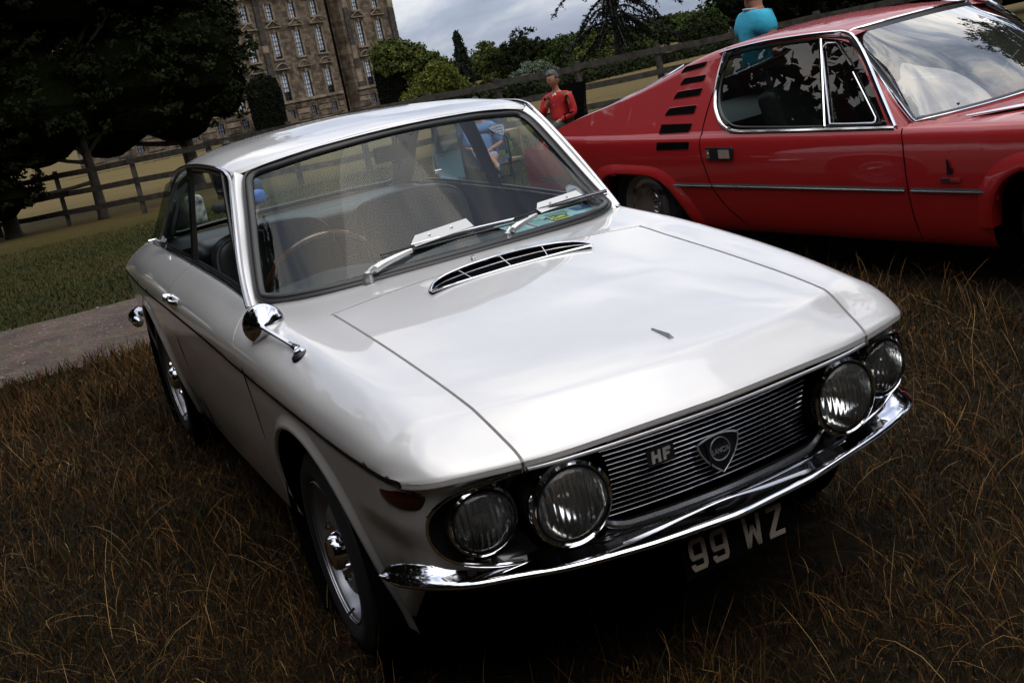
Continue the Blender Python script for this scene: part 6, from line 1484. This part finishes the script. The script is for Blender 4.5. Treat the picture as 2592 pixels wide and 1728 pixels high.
def hand(pts, edges, wi, base, d, n_, side):
    """append a five-fingered hand to the joint lists; d: direction of the fingers, n_: palm normal"""
    d = np.array(d, float); d /= np.linalg.norm(d); n_ = np.array(n_, float); sd = np.cross(d, n_); sd /= np.linalg.norm(sd); base = np.array(base)
    k = len(pts); pts.append((*(base+d*.045), .026, .016)); edges.append((wi, k))
    for t, l in zip((-1.5, -.5, .5, 1.5), (.058, .072, .076, .066)):
        a = base+d*.085+sd*t*.016; m = a+d*l*.55-n_*l*.12; e_ = m+d*l*.35-n_*l*.4; i = len(pts)
        pts += [(*a, .0095), (*m, .0085), (*e_, .0075)]; edges += [(k, i), (i, i+1), (i+1, i+2)]
    i = len(pts); pts += [(*(base+d*.04+sd*.034*side), .011), (*(base+d*.075+sd*.048*side-n_*.012), .009)]; edges += [(k, i), (i, i+1)]
def seated(x, y, ang, sc, label, skin, top, topc, legc, hairc, seat=.36, pose=None, headoff=0.0, name='person', legskin=None, shoe=None, zb_=None):
    z = float(gz(x, y)) if zb_ is None else zb_; P0 = empty(name, (x, y, z), ang, label, 'person'); P0.scale = (sc, sc, sc); S = seat
    A = dict(pel=(0, 0, S+.10), wst=(-.03, 0, S+.26), chs=(-.06, 0, S+.42), nk=(-.05, 0, S+.58), hd=(-.02, 0, S+.72))
    pose = pose or {}; arms = pose.get('arms'); legs = pose.get('legs')
    arms = arms or [((-.05, -.19, S+.50), (.04, -.25, S+.26), (.24, -.14, S+.20)), ((-.05, .19, S+.50), (.04, .25, S+.26), (.24, .14, S+.20))]
    legs = legs or [((0, -.10, S+.08), (.44, -.13, S+.10), (.46, -.12, .09)), ((0, .10, S+.08), (.44, .13, S+.10), (.46, .12, .09))]
    shn = (-.055, 0, S+.50)
    pts = [(*A['pel'], .12), (*A['wst'], .105), (*A['chs'], .125), (*A['nk'], .052), (*A['hd'], .05), (*shn, .085)]; edges = [(0, 1), (1, 2), (2, 5), (5, 3), (3, 4)]
    cl = [(*A['pel'], .148), (*A['wst'], .135), (*A['chs'], .158), (A['nk'][0], 0, A['nk'][2]-.01, .066), (*shn, .118)]; ce = [(0, 1), (1, 2), (2, 4), (4, 3)]
    for (sh, el, wr) in arms:
        i = len(pts); pts += [(*sh, .055), (*el, .042), (*wr, .027)]; edges += [(5, i), (i, i+1), (i+1, i+2)]
        dv = np.array(wr)-np.array(el); nn_ = np.array([0, 0, 1.0]) if abs(dv[2]) < .7*np.linalg.norm(dv) else np.array([-1.0, 0, 0]); hand(pts, edges, i+2, wr, dv if 'hd' not in pose else dv, nn_, 1 if sh[1] < 0 else -1)
        j = len(cl); w2 = np.array(el)+dv*(.93 if top == 'long' else -.0); cl += [(*sh, .078), (*el, .060)]; ce += [(4, j), (j, j+1)]
        if top == 'long': cl.append((*w2, .040)); ce.append((j+1, j+2))
    tr = [(*A['pel'], .150)]; te = []
    for (hp, kn, an) in legs:
        i = len(pts); ft = (an[0]+.15, an[1], an[2]-.05); pts += [(*hp, .08), (*kn, .055), (*an, .036), (*ft, .032, .02)]; edges += [(0, i), (i, i+1), (i+1, i+2), (i+2, i+3)]
        j = len(tr); tr += [(*hp, .098), (*kn, .074)]; te += [(0, j), (j, j+1)]
        if legskin is None: tr.append((*(np.array(kn)+(np.array(an)-np.array(kn))*.92), .055)); te.append((j+1, j+2))
        sh_ = MB(); 
        G = []
        for t in np.linspace(0, 1, 8): w_ = .042*math.sin(math.pi*min(.97, t*.85+.12))**.5; cx = an[0]-.07+.27*t; hgt = .085*(1-t)**.7+.035; G.append([(cx, an[1]-w_, an[2]-.085), (cx, an[1]-w_, an[2]-.085+hgt*.6), (cx, an[1]-w_*.5, an[2]-.085+hgt), (cx, an[1]+w_*.5, an[2]-.085+hgt), (cx, an[1]+w_, an[2]-.085+hgt*.6), (cx, an[1]+w_, an[2]-.085), (cx, an[1]-w_, an[2]-.085)])
        sh_.grid(np.array(G)); n_=len(sh_.V); sh_.F += [tuple(range(0, 6)), tuple(range(n_-7, n_-1))[::-1]]; sh_.build('shoe', shoe or BLACK, P0)
    bd = skinned('body', pts, edges, skin, P0); bd.data.materials[0] = skin
    add_head(bd, np.array(A['hd'])+[.01, 0, .035+headoff], pose.get('face', (1, 0, -.1)), P0, skin, None, hairc)
    skinned('top', cl, ce, topc, P0).name = pose.get('topname', 'sweater'); skinned('trousers', tr, te, legc, P0).name = pose.get('botname', 'trousers')
    return P0
def camp_chair(x, y, ang, label, col, seat=.36, w=.50):
    e = empty('folding_chair', (x, y, float(gz(x, y))), ang, label, 'chair')
    MB().grid(np.array([[(-.24+.5*t, s*w/2, seat-.03+(.04 if abs(s) > .9 else -.02)) for t in np.linspace(0, 1, 5)] for s in np.linspace(-1, 1, 7)])).build('seat', col, e)
    MB().grid(np.array([[(-.22-.14*t-.04*(1-s*s), s*w/2, seat+.05+.50*t) for t in np.linspace(0, 1, 6)] for s in np.linspace(-1, 1, 7)])).build('backrest', col, e)
    for s in (-1, 1):
        MB().tube([(-.30, s*w/2, 0), (.26, s*w/2, seat)], .012, 6).build('leg', MATT, e); MB().tube([(.28, s*w/2, 0), (-.24, s*w/2, seat), (-.38, s*w/2, seat+.56)], .012, 6).build('leg', MATT, e)
        MB().tube([(.24, s*w/2, seat), (.24, s*w/2, seat+.20), (-.30, s*w/2, seat+.22)], .011, 6).build('armrest', MATT, e)
    MB().tube([(.28, -w/2, .02), (-.30, w/2, .02)], .010, 6).build('brace', MATT, e)
    return e
REDJ = simple('red_wool', (.42, .012, .012), .85, bump=(160, .3, .002)); OLIV = simple('olive_twill', (.035, .040, .028), .85); GREYH = simple('grey_hair', (.075, .068, .06), .6, bump=(90, 1, .004)); BRNH = simple('brown_hair', (.035, .022, .014), .6, bump=(90, 1, .004))
DEN = simple('denim', (.045, .075, .14), .9); CYAN = simple('turquoise_cotton', (.03, .40, .58), .85, bump=(26, .6, .01)); BLOU = simple('blue_blouse', (.16, .26, .52), .85); SKRT = simple('patterned_skirt', (.20, .22, .38), .85, var=(38, .5, (.42, .45, .60)))
# man in red, sat facing down the line of cars, pipe hand raised
ax_, ay_ = -10.39, 5.83; an_ = math.radians(-62)
S = .30
pose = dict(arms=[((-.05, -.19, S+.50), (.06, -.25, S+.25), (.10, -.10, S+.42)), ((-.05, .19, S+.50), (-.02, .27, S+.24), (.22, .14, S+.17))], face=(.92, -.35, -.12), topname='sweater')
p_ = seated(ax_, ay_, an_, .90, 'seated grey haired man in a red sweater holding a pipe by the fence', SKIN, 'long', REDJ, OLIV, GREYH, seat=S, pose=pose)
MB().tube([(-.115+.06, -.06, S+.555), (-.045, .0, S+.53), (.03, -.01, S+.525), (.035, .03, S+.545)], .018, 8).build('shirt_collar', WHITE, p_)
MB().lathe([(0, .004), (.014, .003), (.016, 0)], (.115, .02, S+.40), (1, 0, .1), 14).build('round_badge', simple('blue_enamel', (.05, .12, .6), .3), p_)
MB().tube([(.19, .125, S+.195), (.20, .155, S+.205), (.215, .17, S+.18), (.20, .14, S+.165)], .009, 6).build('wrist_watch', BLACK, p_)
pp = MB().tube([(.135, -.055, S+.53), (.17, -.07, S+.50)], [.006, .008], 6); pp.lathe([(.0, .03), (.017, .03), (.018, 0), (.010, -.012)], (.175, -.073, S+.495), (0, 0, 1), 12); pi = pp.build('pipe', simple('briar', (.03, .015, .01), .4)); pi.matrix_world = p_.matrix_world.copy(); pi.location = p_.location; pi.rotation_euler = p_.rotation_euler; pi.scale = p_.scale; tag(pi, 'small dark smoking pipe held in the raised hand of the man in red', 'pipe')
camp_chair(ax_, ay_, an_, 'black folding camp chair under the man in the red sweater', MATT, S)
# woman behind the windscreen, legs crossed
wx, wy = -8.55, 3.85; wa_ = math.radians(-22); S = .26
pose = dict(arms=[((-.05, -.17, S+.47), (.03, -.24, S+.24), (.20, -.06, S+.20)), ((-.05, .17, S+.47), (.03, .24, S+.24), (.20, .08, S+.20))], legs=[((0, -.09, S+.08), (.40, -.04, S+.20), (.58, .10, S+.00)), ((0, .09, S+.08), (.42, .08, S+.10), (.40, .07, .09))], topname='blouse', botname='skirt')
seated(wx, wy, wa_, .82, 'seated woman in a blue blouse and patterned skirt seen through the windscreen', SKIN, 'short', BLOU, SKRT, BRNH, seat=S, pose=pose, legskin=1)
camp_chair(wx, wy, wa_, 'low folding chair under the woman in the blue blouse', DEN, S)
# man in jeans seen through the windscreen's left side
mx_, my_ = -16.1, 2.75; ma_ = math.radians(25); S = .25
seated(mx_, my_, ma_, .92, 'seated man in jeans near the fence, seen over the steering wheel', SKIN, 'long', simple('navy_top', (.03, .04, .07), .9), DEN, BRNH, seat=S)
camp_chair(mx_, my_, ma_, 'dark folding chair under the man in jeans', MATT, S)
# standing man in turquoise behind the red car
bx, by = -4.36, 4.38; bz = float(gz(bx, by))-.09; ba = math.radians(78); B0 = empty('person', (bx, by, bz), ba, 'standing man in a turquoise t-shirt and sunglasses behind the red car', 'person')
B0.scale = (.95, .95, .95)
pts = [(0, 0, .95, .125), (0, 0, 1.12, .115), (0, 0, 1.27, .13), (.0, 0, 1.45, .056), (.02, 0, 1.55, .052), (-.01, 0, 1.37, .095)]; edges = [(0, 1), (1, 2), (2, 5), (5, 3), (3, 4)]
cl = [(0, 0, .90, .155), (0, 0, 1.10, .148), (-.01, 0, 1.27, .165), (0, 0, 1.435, .072), (-.01, 0, 1.37, .128)]; ce = [(0, 1), (1, 2), (2, 4), (4, 3)]; tr = [(0, 0, .93, .15)]; te = []
for s in (-1, 1):
    sh, el, wr = (0, s*.21, 1.36), (.02, s*.27, 1.08), (.20, s*.22, .94); i = len(pts); pts += [(*sh, .062), (*el, .045), (*wr, .03)]; edges += [(5, i), (i, i+1), (i+1, i+2)]; hand(pts, edges, i+2, wr, (.8, 0, -.5), (0, -s, 0), -s)
    j = len(cl); cl += [(*sh, .090), (*(np.array(sh)*.45+np.array(el)*.55), .072)]; ce += [(4, j), (j, j+1)]
    hp, kn, an = (0, s*.10, .88), (.02, s*.11, .50), (-.02, s*.12, .09); i = len(pts); pts += [(*hp, .09), (*kn, .06), (*an, .04), (.13, s*.13, .035, .035, .025)]; edges += [(0, i), (i, i+1), (i+1, i+2), (i+2, i+3)]
    j = len(tr); tr += [(*hp, .105), (*kn, .078), (-.02, s*.12, .12, .06)]; te += [(0, j), (j, j+1), (j+1, j+2)]
    MB().box((.06, s*.125, .045), (.28, .10, .09)).build('shoe', BLACK, B0)
bd = skinned('body', pts, edges, SKIN2, B0); add_head(bd, (.03, 0, 1.585), (1, 0, -.04), B0, SKIN2, None, BRNH, .98, True)
skinned('t_shirt', cl, ce, CYAN, B0); skinned('trousers', tr, te, DEN, B0)
MB().tube([(.075*math.cos(a), .078*math.sin(a), 1.442+.012*math.cos(a)*-1) for a in np.linspace(0, 2*math.pi, 20, endpoint=False)], .008, 6, closed=True).build('collar', simple('pale_collar', (.35, .55, .65), .8), B0)
# picnic things
def at_z(x, y, o): o.location = (x, y, float(gz(x, y))); return o
cb = MB().ext([(-.15, 0), (.15, 0), (.17, .36), (-.17, .36)], (0, -.12, 0), (1, 0, 0), (0, 0, 1), (0, 1, 0), .24).build('cool_bag', simple('pale_blue_nylon', (.28, .50, .62), .6), smooth=False); at_z(-10.3, 4.15, cb); cb.rotation_euler = (0, 0, math.radians(70)); tag(cb, 'pale blue cool bag with a raised lid beside the seated woman', 'bag')
MB().add([(-.17, -.12, .36), (.17, -.12, .36), (.19, -.24, .46), (-.15, -.24, .46)], [(0, 1, 2, 3)]).build('lid', bpy.data.materials['pale_blue_nylon'], cb, smooth=False)
PINE = simple('varnished_pine', (.30, .17, .07), .5, var=(12, .3)); st = empty('wooden_stand', (-10.85, 5.15, float(gz(-10.85, 5.15))), math.radians(10), 'open wooden picnic stand holding a green bag right of the seated woman', 'stand')
for z in (.05, .42): MB().box((0, 0, z), (.42, .42, .03)).build('shelf', PINE, st, smooth=False)
for sx in (-1, 1):
    for sy in (-1, 1): MB().box((sx*.19, sy*.19, .24), (.03, .03, .40)).build('leg', PINE, st, smooth=False)
gb = cushion((0, 0, 0), (.28, .26, .26), 'green_bag', simple('lime_print', (.20, .28, .05), .7, var=(20, .6)), parent=None); gb.location = (-10.85, 5.15, float(gz(-10.85, 5.15))+.20); tag(gb, 'bunched lime green bag on the lower shelf of the wooden stand', 'bag')
cpz = MB().lathe([(0, 0), (.035, 0), (.045, .07), (.040, .07), (.03, .01)], (0, 0, 0), (0, 0, 1), 16).build('white_cup', WHITE); cpz.location = (-10.8, 5.08, float(gz(-10.85, 5.15))+.436); tag(cpz, 'small white cup standing on the top of the wooden stand', 'cup')
BLUB = simple('blue_nylon', (.06, .18, .55), .6, bump=(20, .8, .02))
for (x, y, d, m_, nm, lab) in ((-15.0, 2.72, (.30, .34, .22), BLUB, 'blue_bag', 'crumpled bright blue bag on the grass by the folding chair of the man in jeans'), (-14.9, 2.25, (.5, .38, .14), simple('black_canvas', (.012, .012, .014), .9), 'dark_bag', 'flat dark bag lying left of the crumpled blue bag'),
                                  (-13.2, 1.20, (.26, .26, .34), bpy.data.materials['black_canvas'] if 'black_canvas' in bpy.data.materials else MATT, 'rucksack', 'black rucksack standing on the grass, seen through the door window'), (-13.3, 1.50, (.26, .24, .42), simple('striped_cloth', (.10, .22, .26), .8, var=(9, .9, (.55, .58, .55))), 'striped_bag', 'tall striped bag right of the black rucksack')):
    o = cushion((0, 0, 0), d, nm, m_, parent=None); o.location = (x, y, float(gz(x, y))+d[2]/2); tag(o, lab, 'bag')
# trees standing out of view round the car park: they darken and colour what the paint reflects; those behind the camera added to block low sky
side = [(-4.5, -8.6, .92), (-12, -11.0, 1.0), (2.6, -8.8, .90), (9, -10, 1.1), (14, -5, 1.15), (16, 4, 1.2), (13, 13, 1.0), (5, 17, 1.1), (-5, 19, 1.0), (-20, -12, 1.2), (-28, -9, 1.25)]
base = tree('shade_tree', *side[0][:2], 7, .38, [(0, 0, 7.5, 3.8), (1.2, 2.8, 6, 3.0), (-1, -2.9, 6.2, 3.0), (0, 0, 3.4, 3.2, .9), (2.4, 3.0, 2.4, 2.6, .9), (-2, -3, 2.4, 2.6, .9), (.3, 1, 9.8, 2.6), (-2.6, 2.8, 2.4, 2.4, .9), (2.6, -2.6, 2.6, 2.4, .9)], 30000, .17, DK, 'dark broad tree left of the silver car beyond the frame', 301)
labs = ['', 'dark tree further back on the left beyond the frame', 'dark tree level with the nose of the silver car beyond the left edge', 'dark tree behind the photographer to the left', 'dark tree straight behind the photographer', 'dark tree behind the photographer to the right', 'dark tree at the right rear beyond the frame', 'dark tree right of the red car beyond the frame', 'dark tree behind the red car beyond the right edge', 'dark tree left of the fence beyond the frame', 'dark tree by the far end of the fence beyond the frame']
for (x, y, s), lab in list(zip(side, labs))[1:]:
    c = base.copy(); COL.objects.link(c); c.location = (x, y, float(gz(x, y))); c.scale = (s, s, s); c.rotation_euler = (0, 0, x*1.7+y); c['label'] = lab
    for ch in list(base.children): d = ch.copy(); COL.objects.link(d); d.parent = c
    c['group'] = 'trees around the car park'
base['group'] = 'trees around the car park'
belt('light_block_hedge', [(-26, -11.5, .05, 1), (-12, -12.2, .1, 1), (0, -12, 0, 1), (8, -11, -.3, 1), (11, -4, -.4, 1), (12, 4, -.4, 1)], 60000, .16, DK, 15, 'tall dark hedge beyond the left edge of the view', 3.0, 4.2)  # unseen hedge added to keep low sky off the silver car's flank
bpy.context.view_layer.update()
